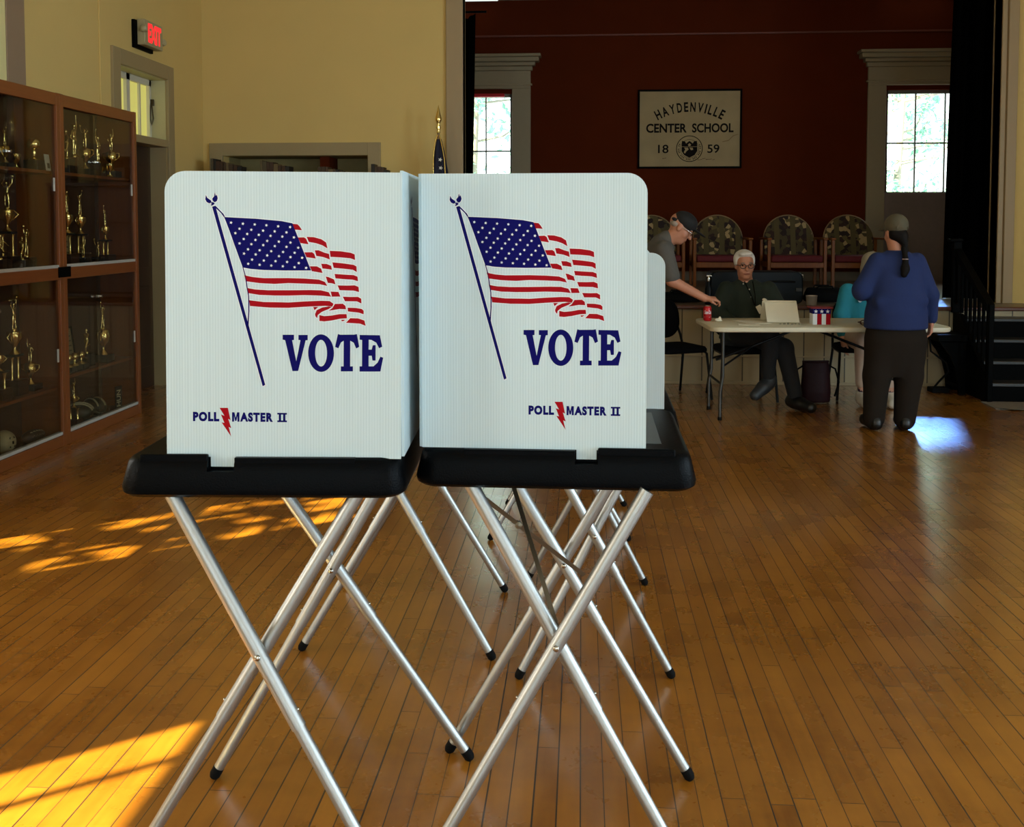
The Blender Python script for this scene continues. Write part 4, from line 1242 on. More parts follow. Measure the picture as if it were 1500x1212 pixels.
# ================================================================== voting booths
M_panel = panel_material()
M_tray = mat('black moulded plastic', (4, 5, 7), 0.36, vary=0.2, scale=260, bump=0.25, spec=0.05)
M_inset = mat('grey plastic writing surface', (74, 76, 76), 0.45, vary=0.1, scale=40)
M_leg = mat('satin aluminium tube', (178, 178, 175), 0.45, 1.0, vary=0.02, scale=50)
M_foot = mat('black rubber', (6, 6, 6), 0.8, spec=0.15)
M_navy = mat('navy printing ink', (10, 8, 92), 0.6, vary=0.04, spec=0.08)
M_redi = mat('red printing ink', (158, 6, 22), 0.6, vary=0.05, spec=0.1)
M_whitei = mat('white printing ink', (228, 232, 236), 0.4, vary=0.02)
M_strap = mat('dark steel strap', (132, 124, 108), 0.4, 0.9)
NAVY_SHAPES = [[(131.3,533.6),(200.1,530.6),(257.4,525.9),(281.8,521.3),(322.6,417.7),(266.2,417.0),(218.3,417.7),(189.5,419.7),(171.6,423.0),(154.1,471.3),(142.5,504.3)],[(104.8,556.1),(112.0,558.1),(220.5,162.8),(214.6,159.6)],[(112.0,558.5),(129.7,540.7),(133.2,534.1),(130.3,534.1),(124.9,541.8),(111.5,554.5)],[(171.1,423.1),(176.7,402.7),(180.3,377.0),(183.2,360.4),(183.6,327.0),(181.0,289.0),(183.7,289.0),(186.1,327.0),(185.5,360.4),(182.6,377.1),(179.1,402.8),(173.2,423.1)],[(91.2,581.8),(94.3,575.5),(102.5,569.7),(103.7,566.2),(98.9,563.1),(93.0,566.1),(89.9,571.9)],[(111.1,586.8),(113.4,579.8),(115.3,582.8),(117.6,574.6),(115.7,568.7),(110.9,565.6),(106.8,568.6),(105.0,573.3),(109.8,579.2)],[(101.3,565.0),(107.3,566.3),(110.8,562.8),(107.7,559.9),(104.8,558.4),(101.2,559.1),(104.4,562.2)]]
RED_SHAPES = [[(282.2,520.1),(293.0,519.1),(297.7,514.4),(302.9,506.2),(286.2,507.2)],[(294.0,490.1),(307.1,490.7),(311.9,487.5),(317.3,475.2),(299.4,477.8)],[(313.1,491.7),(328.7,491.2),(345.4,486.8),(356.1,479.8),(359.2,466.4),(347.7,473.3),(333.4,477.8),(317.8,480.5)],[(308.1,457.6),(324.9,458.1),(329.7,454.6),(333.2,444.0),(312.8,446.8)],[(330.9,462.2),(339.3,462.5),(352.4,457.3),(362.5,454.6),(364.3,442.1),(350.0,447.3),(334.4,449.9)],[(363.9,461.5),(388.4,460.6),(409.9,457.6),(419.0,454.0),(419.9,441.6),(409.9,445.1),(388.3,447.1),(365.6,448.0)],[(319.9,427.0),(335.5,427.0),(345.0,422.1),(348.1,412.2),(324.6,416.1)],[(345.1,432.8),(357.1,432.5),(367.1,428.6),(369.0,419.6),(357.0,421.3),(347.9,422.2)],[(369.6,436.2),(393.0,434.2),(417.0,430.9),(423.0,427.5),(423.6,415.1),(414.6,420.2),(393.0,422.3),(372.6,423.9)],[(355.0,404.7),(361.7,403.4),(373.7,398.3),(376.5,387.7),(367.7,389.9),(359.7,390.5)],[(374.5,410.7),(397.7,409.3),(416.9,408.4),(425.3,405.0),(426.4,394.8),(414.5,398.2),(392.9,399.3),(376.6,400.7)],[(365.9,371.6),(383.2,371.1),(387.4,360.5),(368.7,360.2)],[(381.3,385.4),(402.4,385.2),(419.2,385.9),(427.6,382.4),(428.8,371.0),(416.8,374.0),(402.4,374.2),(385.6,374.7)],[(327.3,337.1),(338.6,337.2),(330.1,329.9)],[(331.3,321.6),(334.9,330.0),(347.0,336.1),(361.4,338.7),(368.6,337.6),(361.4,332.8),(346.9,326.6),(337.3,319.3),(336.0,312.2),(332.0,316.9)],[(340.9,319.4),(351.7,317.1),(368.5,318.6),(385.3,321.9),(401.0,322.1),(402.1,312.6),(387.7,311.7),(368.4,307.4),(351.6,305.2),(340.8,306.3)],[(375.4,344.4),(392.6,345.1),(398.6,340.4),(399.8,332.6),(385.4,333.1),(371.0,330.5),(361.3,329.2),(369.8,335.3)],[(392.7,360.6),(411.9,360.1),(426.3,360.5),(433.5,356.4),(434.0,345.7),(423.9,350.3),(397.5,350.4)],[(403.4,336.4),(421.4,336.0),(434.6,333.8),(439.0,329.8),(438.9,321.9),(428.6,325.3),(404.1,327.9)],[(409.3,313.2),(426.2,312.9),(440.6,308.3),(443.4,296.5),(430.9,301.1),(399.7,302.8)],[(389.6,309.3),(398.5,309.4),(393.7,306.3),(390.1,306.2)],[(175.0,405.7),(194.1,402.0),(218.1,399.9),(273.0,400.5),(309.0,399.8),(340.1,397.8),(353.3,392.8),(358.5,383.9),(342.5,387.2),(308.9,388.4),(272.9,389.3),(242.0,387.2),(208.4,388.6),(179.7,392.3)],[(180.0,378.0),(198.7,374.7),(227.5,373.2),(272.8,373.6),(320.8,374.5),(344.8,374.2),(361.6,370.1),(367.0,360.2),(344.7,362.3),(308.7,363.0),(272.7,361.8),(241.8,361.5),(208.2,362.5),(184.2,366.2)],[(185.3,350.7),(217.6,347.1),(253.7,346.9),(272.6,346.5),(308.6,349.2),(344.7,351.1),(363.9,350.6),(372.2,344.8),(369.8,338.4),(354.2,339.8),(320.6,338.1),(272.5,334.6),(229.5,334.7),(187.5,337.7)]]
STAR_POINTS = [(146.5,521.5),(172.7,519.3),(198.8,517.8),(224.6,516.3),(250.4,514.3),(276.7,512.8),(165.2,508.1),(191.3,506.1),(217.1,504.4),(242.7,503.1),(268.7,501.1),(156.0,498.3),(182.1,496.8),(207.7,495.2),(233.5,493.2),(259.6,491.7),(285.2,490.2),(174.3,485.6),(200.2,483.8),(226.2,482.0),(251.8,480.5),(277.4,478.7),(165.1,476.0),(191.2,474.4),(217.3,472.7),(242.9,470.7),(268.7,469.1),(294.6,467.6),(183.7,463.0),(209.3,461.2),(234.9,459.4),(261.0,457.9),(286.6,456.4),(174.7,453.6),(200.6,451.8),(226.0,449.8),(251.8,448.5),(277.4,446.8),(303.1,445.5),(192.6,440.4),(218.4,438.6),(244.3,437.5),(269.9,436.0),(295.6,433.7),(183.9,431.2),(209.2,429.2),(234.9,427.7),(260.5,426.4),(286.4,424.6),(312.0,423.3)]
VOTE_SHAPES = [[(259.5,274.8),(284.7,275.1),(284.6,263.6),(280.3,262.9),(289.5,215.7),(299.0,263.2),(294.4,263.7),(294.5,274.7),(315.0,275.0),(315.0,263.4),(310.4,262.7),(293.6,194.4),(281.0,194.2),(264.9,262.7),(259.4,264.1)],[(382.0,277.7),(387.2,276.2),(417.9,276.7),(424.0,278.0),(429.1,249.7),(422.4,245.9),(416.9,258.7),(409.2,263.1),(409.0,206.0),(415.1,206.1),(415.1,195.1),(388.3,194.7),(388.4,205.8),(394.5,205.8),(394.8,262.9),(388.6,258.9),(383.0,246.0),(375.7,248.9)],[(430.1,276.2),(474.7,275.9),(480.1,250.4),(473.1,247.2),(466.9,259.3),(456.2,265.3),(450.1,265.8),(450.0,243.9),(456.8,243.9),(459.3,253.7),(465.4,253.8),(465.3,219.6),(458.5,219.5),(456.7,230.2),(450.0,230.1),(449.9,206.6),(460.7,206.7),(469.9,215.1),(476.1,228.3),(482.2,226.0),(476.0,195.3),(429.9,194.7),(429.9,206.3),(435.4,206.4),(435.6,265.0),(430.1,265.6)]]
BOLT_SHAPE = [(118.5,110.2),(136.9,110.5),(142.8,82.9),(137.6,85.9),(144.2,65.1),(138.6,67.5),(144.0,46.0),(122.7,77.7),(128.9,76.6),(121.4,95.5),(129.0,92.5)]


def print_on(panel, W, Hh, du, mk_u, side=-1, with_maker=True):
    """Flag, big word and maker line, printed on the face of a panel (side -1 = front face)."""
    yy = side * 0.0031
    T = lambda u, v, w: Vector((u / 1000.0 + du, yy + side * w, v / 1000.0))
    bm = NB()
    for p in NAVY_SHAPES + RED_SHAPES:                 # white keyline round every shape
        for a, c in zip(p, p[1:] + p[:1]):
            dx, dz = c[0] - a[0], c[1] - a[1]; L = math.hypot(dx, dz) or 1
            ox, oz = dz / L * 1.5, -dx / L * 1.5; ex, ez = dx / L * 0.7, dz / L * 0.7
            f = bm.faces.new([bm.verts.new(T(x, z, 0.0001)) for x, z in ((a[0] + ox - ex, a[1] + oz - ez), (c[0] + ox + ex, c[1] + oz + ez), (c[0] - ox + ex, c[1] - oz + ez), (a[0] - ox - ex, a[1] - oz - ez))]); f.material_index = 2
    for p in NAVY_SHAPES:
        flat(bm, p, T, 0.0002, 0)
    for p in RED_SHAPES:
        flat(bm, p, T, 0.0002, 1)
    for c in STAR_POINTS:
        flat(bm, [(c[0] + (3.7 if i % 2 == 0 else 1.6) * math.sin(i * PI / 5 + 0.25), c[1] + (3.7 if i % 2 == 0 else 1.6) * math.cos(i * PI / 5 + 0.25)) for i in range(10)], T, 0.0005, 2)
    link('flag_print', bm, [M_navy, M_redi, M_whitei], panel)
    bm = NB()
    for p in VOTE_SHAPES:
        flat(bm, p, T, 0.0002)
    n = 40
    for k in range(n):
        a, b = 2 * PI * k / n, 2 * PI * (k + 1) / n
        bm.faces.new([bm.verts.new(T(344.6 + rx * math.cos(t), 234.8 + rz * math.sin(t), 0.0002)) for rx, rz, t in ((13.2, 29.6, a), (28.6, 41.8, a), (28.6, 41.8, b), (13.2, 29.6, b))])
    link('vote_lettering', bm, M_navy, panel)
    if with_maker:
        bm = NB(); T2 = lambda u, v, w: Vector((u + mk_u, yy + side * w, v))
        put_text(bm, 'POLL', 0.0585, 0.0215, T2, 0.0, 0.0795, 0.0002, 0.065, space=1.2)
        flat(bm, [(.0872 + .0165 * a, .0797 + .021 * b) for a, b in ((0, 0), (0, 1), (.32, 1), (.5, .42), (.68, 1), (1, 1), (1, 0), (.73, 0), (.73, .62), (.59, .08), (.41, .08), (.27, .62), (.27, 0))], T2, 0.0002)
        put_text(bm, 'ASTER', 0.0735, 0.0210, T2, 0.1050, 0.0797, 0.0002, 0.06, space=1.2)
        for x0, x1, z0, z1 in ((.188, .2095, .0967, .1005), (.188, .2095, .0797, .0835), (.1915, .1965, .0797, .1005), (.2010, .2060, .0797, .1005)):
            flat(bm, [(x0, z0), (x1, z0), (x1, z1), (x0, z1)], T2, 0.0002, 0)
        flat(bm, [((p[0] - 58.9) / 1000, p[1] / 1000) for p in BOLT_SHAPE], T2, 0.0002, 1)
        link('maker_lettering', bm, [M_navy, M_redi], panel)

def panel(name, parent, W, Hh, matrix, round_left=False, round_right=False, tab=None, drop=0.0):
    r = 0.046
    poly = []
    if tab:
        poly += [(0, 0), (tab[0], 0), (tab[0], -0.022), (tab[1], -0.022), (tab[1], 0), (W, 0)]
    else:
        poly += [(0, 0), (W, 0)]
    poly += [(W - r + r * math.cos(R(90 * k / 8)), Hh - drop - r + r * math.sin(R(90 * k / 8))) for k in range(9)] if round_right else [(W, Hh - drop)]
    poly += [(r + r * math.cos(R(90 + 90 * k / 8)), Hh - r + r * math.sin(R(90 + 90 * k / 8))) for k in range(9)] if round_left else [(0, Hh)]
    bm = NB(); prism(bm, poly, lambda u, v, w: Vector((u, w - 0.003, v)), 0.006)
    return link(name, bm, M_panel, parent, matrix=matrix)

def booth(label, cx, cy, rz, ztop, dims, legs, wing, mirror, mk_u, du, lean=0.0, brace=False, tab=None):
    """legs: list of (foot, pivot) in hall coordinates per tube; wing=(x0, W, H) of the front sheet in booth coordinates."""
    w2, d2 = dims[0] / 2, dims[1] / 2; th = 0.086
    b = thing('voting_booth', label, 'voting booth', (cx, cy, 0), rz, 'folding voting booths')
    inv = Matrix.Rotation(-rz, 4, 'Z') @ Matrix.Translation((-cx, -cy, 0))
    # tray: rounded block with draft, soft edges, raised front lip with the notch the tab sits in
    yf = -d2 + 0.034
    bm = NB(); rings = []
    for z, ins in ((ztop - th, 0.012), (ztop - th + 0.008, 0.002), (ztop - th + 0.02, 0.0), (ztop - 0.028, 0.009)):
        rings.append([bm.verts.new((x, y, z)) for x, y in rrect(-w2 + ins, w2 - ins, -d2 + ins, d2 - ins, max(0.012, 0.052 - ins * .5), 6)])
    for a, c in zip(rings, rings[1:]):
        for k in range(len(a)):
            bm.faces.new((a[k], a[(k + 1) % len(a)], c[(k + 1) % len(a)], c[k]))
    bm.faces.new(list(reversed(rings[0]))); bm.faces.new(rings[-1])
    rings = []                                   # upper rim, slotted at the front where the sheet's tab drops in
    for z, ins in ((ztop - 0.028, 0.009), (ztop - 0.012, 0.013), (ztop - 0.004, 0.019), (ztop, 0.029)):
        o2 = rrect(-w2 + ins, w2 - ins, -d2 + ins, d2 - ins, max(0.012, 0.052 - ins * .5), 6)
        if tab:
            s0, s1 = wing[0] + tab[0] - 0.003, wing[0] + tab[1] + 0.003
            o2 = o2[:7] + [(s0, -d2 + ins), (s0, yf + 0.0045), (s1, yf + 0.0045), (s1, -d2 + ins)] + o2[7:]
        rings.append([bm.verts.new((x, y, z)) for x, y in o2])
    for a, c in zip(rings, rings[1:]):
        for k in range(len(a)):
            bm.faces.new((a[k], a[(k + 1) % len(a)], c[(k + 1) % len(a)], c[k]))
    bm.faces.new(rings[-1])
    tray = link('tabletop', bm, M_tray, b, 'angle')
    sgn = -1 if mirror else 1           # mirror: open side to the left
    bm = NB(); bbox(bm, -w2 + 0.075, w2 - 0.075, -d2 + 0.11, d2 - 0.09, ztop - 0.002, ztop + 0.001, 0.0008); link('writing_surface', bm, M_inset, tray)
    x0, W, Hh = wing
    if tab:
        a, c = (-w2 + 0.05, x0 + tab[0] - 0.003) if mirror else (x0 + tab[1] + 0.003, w2 - 0.05)
        bm = NB(); bbox(bm, a, c, -d2 + 0.0165, yf - 0.0045, ztop - 0.02, ztop + 0.008, 0.004, 3); link('front_lip', bm, M_tray, tray)
        a, c = (x0 + tab[1] + 0.003, x0 + W - 0.10) if mirror else (x0 + 0.10, x0 + tab[0] - 0.003)
        bm = NB(); bbox(bm, a, c, -d2 + 0.0145, yf - 0.0045, ztop - 0.02, ztop + 0.0015, 0.0015, 2); link('front_lip', bm, M_tray, tray)
    # privacy sheets: front wing, side sheet, rear wing
    F = Matrix.Translation((x0, yf, ztop + 0.001)) @ Matrix.Rotation(lean, 4, 'Y')
    fw = panel('front_panel', b, W, Hh, F, round_left=mirror, round_right=not mirror, tab=tab)
    if du is not None:
        print_on(fw, W, Hh, du, mk_u)
    xs = x0 + W + 0.004 if mirror else x0 - 0.004
    Ls = 2 * d2 - 0.07
    S = Matrix.Translation((xs, yf + 0.003, ztop + 0.001)) @ Matrix.Rotation(R(90), 4, 'Z')
    sp = panel('side_panel', b, Ls, Hh, S)
    if mirror:
        print_on(sp, Ls, Hh, 0.055, 0.1, -1, False)
    rw = panel('rear_panel', b, W, Hh, Matrix.Translation((x0, yf + Ls, ztop + 0.001)), round_left=mirror, round_right=not mirror)
    # legs
    for foot, piv in legs:
        f = inv @ Vector(foot); p = inv @ Vector(piv)
        d = (p - f).normalized()
        top = f + d * ((ztop - th + 0.004 - f.z) / d.z)
        seam = p + (f - p) * 0.262
        f2 = f + d * (0.02 / d.z)
        bm = NB(); tube(bm, [seam, top], 0.0164, 20)
        lg = link('leg', bm, M_leg, b, True)
        bm = NB(); tube(bm, [f2, seam + d * 0.03], 0.0142, 18); link('leg_extension', bm, M_leg, lg, True)
        bm = NB(); tube(bm, [f + d * 0.003, f + d * 0.012, f2 + d * 0.012], [0.011, 0.0152, 0.0152], 16); link('foot_cap', bm, M_foot, lg, True)
        u = Vector((0, -1, 0))
        bm = NB(); lathe(bm, [(0.0065, 0.0), (0.0075, 0.003), (0.005, 0.006), (0.0, 0.0065)], p + u * 0.0160, 12, M=Matrix.Rotation(R(90), 3, 'X')); link('pivot_bolt', bm, M_silver, lg, True)
        sx = Vector((1, 0, 0)) if d.x < 0 else Vector((-1, 0, 0))
        q = seam + d * 0.035; n = (sx - d * sx.dot(d)).normalized()
        bm = NB(); ball(bm, q + n * 0.0165, 0.0038, 8, 6); link('snap_button', bm, M_silver, lg, True)
    if brace:
        for pts in brace:
            q = [inv @ Vector(v) for v in pts]
            d = (q[1] - q[0]).normalized(); n = d.cross(Vector((0, 1, 0))).normalized(); s = Vector((0, 1, 0))
            bm = NB(); vs = []
            for c in q:
                vs.append([bm.verts.new(c + n * a + s * e) for a, e in ((-.0055, -.0012), (.0055, -.0012), (.0055, .0012), (-.0055, .0012))])
            for k in range(4):
                bm.faces.new((vs[0][k], vs[0][(k + 1) % 4], vs[1][(k + 1) % 4], vs[1][k]))
            bm.faces.new(vs[0]); bm.faces.new(vs[1])
            link('brace_strap', bm, M_strap, b)
        a0, a1 = [Vector(v) for v in brace[0]]; m = inv @ (a0 + (a1 - a0) * 0.47)
        bm = NB(); lathe(bm, [(0.009, -0.006), (0.009, 0.006), (0.0, 0.008)], m, 10, M=Matrix.Rotation(R(90), 3, 'X')); link('brace_rivet', bm, M_strap, b, True)
    return b

o_ = 0.017
def xlegs(fl, fr, piv):
    """Two crossing tubes: left foot, right foot, pivot; the tubes pass each other front and back."""
    return [((fl[0], fl[1] + o_, 0), (piv[0], piv[1] + o_, piv[2])), ((fr[0], fr[1] - o_, 0), (piv[0], piv[1] - o_, piv[2]))]
booth('front left voting booth, white flag print sheet with maker name at lower left', -0.722, 2.398, R(3.2), 1.01, (0.640, 0.59),
      [((-1.052, 2.035 + o_, 0), (-0.705, 2.108 + o_, 0.58)), ((-0.352, 2.04 - o_, 0), (-0.705, 2.108 - o_, 0.58))] + [((-1.01, 2.609 - o_, 0), (-0.682, 2.655 - o_, 0.58)), ((-0.308, 2.718 + o_, 0), (-0.682, 2.655 + o_, 0.58))],
      (-0.213, 0.522, 0.634), True, 0.0589, 0.0, R(0.5), tab=(0.098, 0.152))
booth('front right voting booth, white flag print sheet with maker name at lower right', -0.058, 2.512, R(-0.5), 1.01, (0.648, 0.585),
      [((-0.0535 - 0.345, 2.115 - o_, 0), (-0.0535, 2.19 - o_, 0.585)), ((-0.0535 + 0.345, 2.105 + o_, 0), (-0.0535, 2.19 + o_, 0.585))] + [((-0.382, 2.755 + o_, 0), (-0.046, 2.725 + o_, 0.585)), ((0.307, 2.692 - o_, 0), (-0.046, 2.725 - o_, 0.585))],
      (-0.307, 0.515, 0.632), False, 0.247, -0.024, 0.0,
      brace=[[(-0.30, 2.30, 0.935), (0.01, 2.58, 0.60)], [(-0.21, 2.60, 0.93), (-0.05, 2.215, 0.60)]], tab=(0.357, 0.403))
booth('second left voting booth standing directly behind the front left booth', -0.653, 3.74, R(0), 1.01, (0.615, 0.59),
      xlegs((-1.001, 3.395), (-0.302, 3.400), (-0.652, 3.45, 0.59)) + xlegs((-1.0, 4.04), (-0.307, 4.044), (-0.652, 3.99, 0.59)),
      (-0.228, 0.525, 0.634), True, 0.0589, 0.0)
booth('lower voting booth with pale sheet peeking past the front right booth', 0.045, 3.715, R(-0.5), 0.905, (0.58, 0.84),
      xlegs((-0.211, 3.229), (0.312, 3.306), (0.047, 3.28, 0.49)) + xlegs((-0.226, 4.169), (0.277, 4.164), (0.03, 4.10, 0.49)),
      (-0.270, 0.507, 0.525), False, 0.247, None)
booth('rearmost voting booth, third in the right hand row, mostly hidden', -0.10, 5.0, R(4), 1.01, (0.615, 0.59),
      xlegs((-0.441, 4.675), (0.236, 4.743), (-0.10, 4.73, 0.59)) + xlegs((-0.40, 5.269), (0.24, 5.33), (-0.09, 5.25, 0.59)),
      (-0.310, 0.512, 0.632), False, 0.247, -0.024)

# ================================================================== officials' table and chairs
M_top = mat('off white plastic table top', (206, 196, 168), 0.45, vary=0.04)
M_steel = mat('grey steel tube', (70, 68, 64), 0.4, 0.8)
M_blackm = mat('black steel tube', (8, 8, 9), 0.45, 0.2, spec=0.2)
M_blackf = mat('black upholstery', (8, 7, 8), 0.9, spec=0.1, bump=0.2, scale=120)

TBX, TBY, TBR = 1.88, 8.0, R(3.5)
tb = thing('folding_table', 'off white folding table in front of the stage', 'table', (TBX, TBY, 0), TBR)
bm = NB(); rings = []
for z, ins in ((0.70, 0.012), (0.705, 0.004), (0.725, 0.0), (0.736, 0.003), (0.74, 0.01)):
    rings.append([bm.verts.new((x, y, z)) for x, y in rrect(-0.92 + ins, 0.92 - ins, -0.38 + ins, 0.38 - ins, 0.09, 7)])
for a, c in zip(rings, rings[1:]):
    for k in range(len(a)):
        bm.faces.new((a[k], a[(k + 1) % len(a)], c[(k + 1) % len(a)], c[k]))
bm.faces.new(list(reversed(rings[0]))); bm.faces.new(rings[-1])
link('table_top', bm, M_top, tb, 'angle')
for s, e in ((-1, 0.82), (1, 0.62)):
    for y in (-0.23, 0.23):
        bm = NB(); tube(bm, [(s * e, y, 0.002), (s * e, y, 0.22), (s * (e - 0.02), y, 0.34), (s * (e - 0.02), y, 0.702)], 0.0125, 10)
        lg = link('leg', bm, M_steel, tb, True)
        bm = NB(); tube(bm, [(s * e, y, 0.0), (s * e, y, 0.025)], 0.016, 10); link('foot_cap', bm, M_foot, lg, True)
    bm = NB(); tube(bm, [(s * (e - 0.01), -0.23, 0.28), (s * (e - 0.01), 0.23, 0.28)], 0.01, 8); link('cross_bar', bm, M_steel, tb, True)
    bm = NB(); tube(bm, [(s * (e - 0.01), 0, 0.44), (s * (e - 0.30), 0, 0.55), (s * (e - 0.68), 0, 0.70)], 0.011, 8)
    tube(bm, [(s * (e - 0.02), -0.23, 0.42), (s * (e - 0.30), 0, 0.55)], 0.008, 8); tube(bm, [(s * (e - 0.02), 0.23, 0.42), (s * (e - 0.30), 0, 0.55)], 0.008, 8)
    link('folding_brace', bm, M_blackm, tb, True)

def stack_chair(label, x, y, rz):
    """Black padded stacking chair facing its local -Y."""
    c = thing('stacking_chair', label, 'chair', (x, y, 0), rz, 'black stacking chairs')
    w = 0.215
    me = sdf_mesh([loft_([(0.425, 0, -0.01, 0.225, 0.215), (0.445, 0, -0.01, 0.235, 0.225), (0.468, 0, -0.01, 0.21, 0.20)], 0.02)], 0.012, 'seat')
    bm = NB(); poly = rrect(-0.225, 0.225, -0.235, 0.2, 0.07, 5)
    rings = [[bm.verts.new((px * s, py * s - .01, z)) for px, py in poly] for z, s in ((0.415, .97), (0.425, 1.0), (0.445, 1.0), (0.462, .95), (0.47, .8))]
    bpy.data.meshes.remove(me)
    for a, q in zip(rings, rings[1:]):
        for k in range(len(a)):
            bm.faces.new((a[k], a[(k + 1) % len(a)], q[(k + 1) % len(a)], q[k]))
    bm.faces.new(list(reversed(rings[0]))); bm.faces.new(rings[-1])
    link('seat', bm, M_blackf, c, 'angle')
    bm = NB(); g = []
    poly = rrect(-0.21, 0.21, 0.0, 0.36, 0.15, 7, (1, 1, 1, 1))
    for dy, s in ((0.0, 0.93), (0.012, 1.0), (0.03, 1.0), (0.042, 0.93)):
        g.append([bm.verts.new((px * s, 0.20 + dy + 0.18 * (pz * s + .18 * (1 - s)) + 0.16 * px * px * -1, 0.50 + pz * s + .18 * (1 - s))) for px, pz in poly])
    for a, q in zip(g, g[1:]):
        for k in range(len(a)):
            bm.faces.new((a[k], a[(k + 1) % len(a)], q[(k + 1) % len(a)], q[k]))
    bm.faces.new(list(reversed(g[0]))); bm.faces.new(g[-1])
    link('backrest', bm, M_blackf, c, 'angle')
    for s in (-1, 1):
        bm = NB(); tube(bm, [(s * (w + .03), -0.25, 0.003), (s * (w + .005), -0.20, 0.40), (s * w, -0.17, 0.418)], 0.0115, 9); link('leg', bm, M_blackm, c, True)
        bm = NB(); tube(bm, [(s * (w + .03), 0.27, 0.003), (s * w, 0.17, 0.40), (s * (w - .005), 0.215, 0.52), (s * (w - .03), 0.27, 0.66)], 0.0115, 9); link('leg', bm, M_blackm, c, True)
        bm = NB(); tube(bm, [(s * w, -0.18, 0.411), (s * w, 0.18, 0.411)], 0.009, 8); link('side_rail', bm, M_blackm, c, True)
    return c
stack_chair('empty black stacking chair turned toward the table beside the leaning man', 0.80, 8.72, R(26))
stack_chair('black stacking chair under the seated man in the dark green shirt', 1.40, 8.72, R(6))
stack_chair('black stacking chair under the seated woman in the teal cardigan', 2.46, 8.86, R(-4))

# ---- things on the table (table height 0.74)
def on_table(px, py):
    v = Matrix.Rotation(TBR, 4, 'Z') @ Vector((px - TBX, py - TBY, 0)); return v
TZ = 0.7405
t = thing('soda_can', 'red and white soda can near the left end of the table', 'can', (1.015, 8.06, TZ))
bm = NB(); lathe(bm, [(0.024, 0.0), (0.0275, 0.004), (0.033, 0.012), (0.033, 0.104), (0.0275, 0.118), (0.026, 0.1205)], seg=24)
f_ = lambda u, v, w: Vector((0.0333 * math.sin(u / 0.0333), -0.0333 * math.cos(u / 0.0333), v))
put_text(bm, 'Coca-Cola', 0.062, 0.030, f_, -0.031, 0.058, 0, 0.02, 0.35, mi=1)
flat(bm, [(-0.03, 0.030), (-0.015, 0.036), (0.0, 0.034), (0.015, 0.030), (0.03, 0.036), (0.03, 0.041), (0.015, 0.036), (0.0, 0.040), (-0.015, 0.042), (-0.03, 0.036)], f_, 0, 1)
link('can_body', bm, [mat('glossy red enamel', (176, 8, 22), 0.3, 0.2), M_whitei], t, True)
bm = NB(); lathe(bm, [(0.0265, 0.119), (0.0275, 0.122), (0.025, 0.1225), (0.024, 0.1185), (0.0, 0.1185)], seg=24); bbox(bm, -.006, .006, -.014, .008, .119, .1205, .0005); link('lid', bm, M_silver, t, True)
M_paper = mat('white paper', (222, 212, 188), 0.8, vary=0.04)
t = thing('paper_tissue', 'small crumpled white tissue beside the soda can', 'tissue', (1.10, 8.02, TZ + .001))
me = sdf_mesh([ell_((0, 0, .008), (.03, .02, .009), .01), ell_((.01, .005, .022), (.012, .014, .018), .01), ell_((-.016, -.004, .014), (.014, .01, .012), .01)], 0.004, 'tissue')
link('tissue', me, M_paper, t)
for i, (x, y, w, d, rz, lab) in enumerate(((1.36, 7.98, .21, .28, 20, 'white sheet of paper lying flat in front of the seated man'), (1.30, 7.78, .16, .10, -4, 'narrow pale slip of paper near the front edge of the table'),
                                    (2.34, 7.90, .20, .14, 12, 'white paper beside the pair of spectacles on the table'))):
    bm = NB(); bbox(bm, -w / 2, w / 2, -d / 2, d / 2, 0, 0.003, 0.001)
    tag(link('paper_sheet', bm, M_paper, loc=(x, y, TZ + .001), rot=(0, 0, R(rz))), lab, 'paper', 'papers on the table')
t = thing('binder', 'open white binder propped up in front of the seated man', 'binder', (1.585, 7.88, TZ + .001), R(-3))
bm = NB(); c0 = Matrix.Translation((0, 0.10, 0.085)) @ Matrix.Rotation(R(42), 4, 'X'); box(bm, -.125, .125, -.115, .115, -.003, .003, M=c0); link('front_cover', bm, M_paper, t)
bm = NB(); c0 = Matrix.Translation((-.02, 0.225, 0.083)) @ Matrix.Rotation(R(-52), 4, 'X'); box(bm, -.125, .125, -.10, .10, -.003, .003, M=c0); link('back_cover', bm, M_paper, t)
bm = NB(); tube(bm, [(-.13, 0.18, .160), (.12, 0.18, .160)], 0.008, 8); link('spine', bm, M_paper, t, True)
bm = NB(); bbox(bm, -.10, .11, -.005, .03, 0.0, 0.004, .001); link('loose_page', bm, mat('buff page', (190, 176, 140), 0.8), t)
bm = NB()
for k in range(6):
    bbox(bm, -.06 + .03 * k, -.045 + .03 * k + .004 * (k % 2), -.02, -.012, 0, .006 + .004 * (k % 3), .001)
tag(link('paper_clips', bm, mat('dull wire', (110, 100, 80), .4, .7), loc=(1.60, 7.835, TZ + .0008)), 'scatter of small dull paper clips along the foot of the binder', 'clips')['kind'] = 'stuff'
t = thing('star_box', 'patriotic box with navy star band and red and white stripes on the table', 'box', (1.86, 7.86, TZ + .0005), R(2))
bm = NB(); bbox(bm, -.068, .068, -.05, .05, 0, .125, .002); link('box_body', bm, M_whitei, t)
bm = NB()
for k in (1, 3):
    for s in (-1, 1):
        x = -.068 + .034 * k
        box(bm, x - .001, x + .034, s * .0505 - .0003, s * .0505 + .0003, .001, .085)
link('red_stripes', bm, M_redi, t)
bm = NB(); box(bm, -.0685, .0685, -.0508, .0508, .085, .124)
for k in range(3):
    star(bm, -.045 + .045 * k, .104, .017, lambda u, v, w: Vector((u, -.0513, v)), rot=0, mi=1)
link('star_band', bm, [M_navy, M_whitei], t)
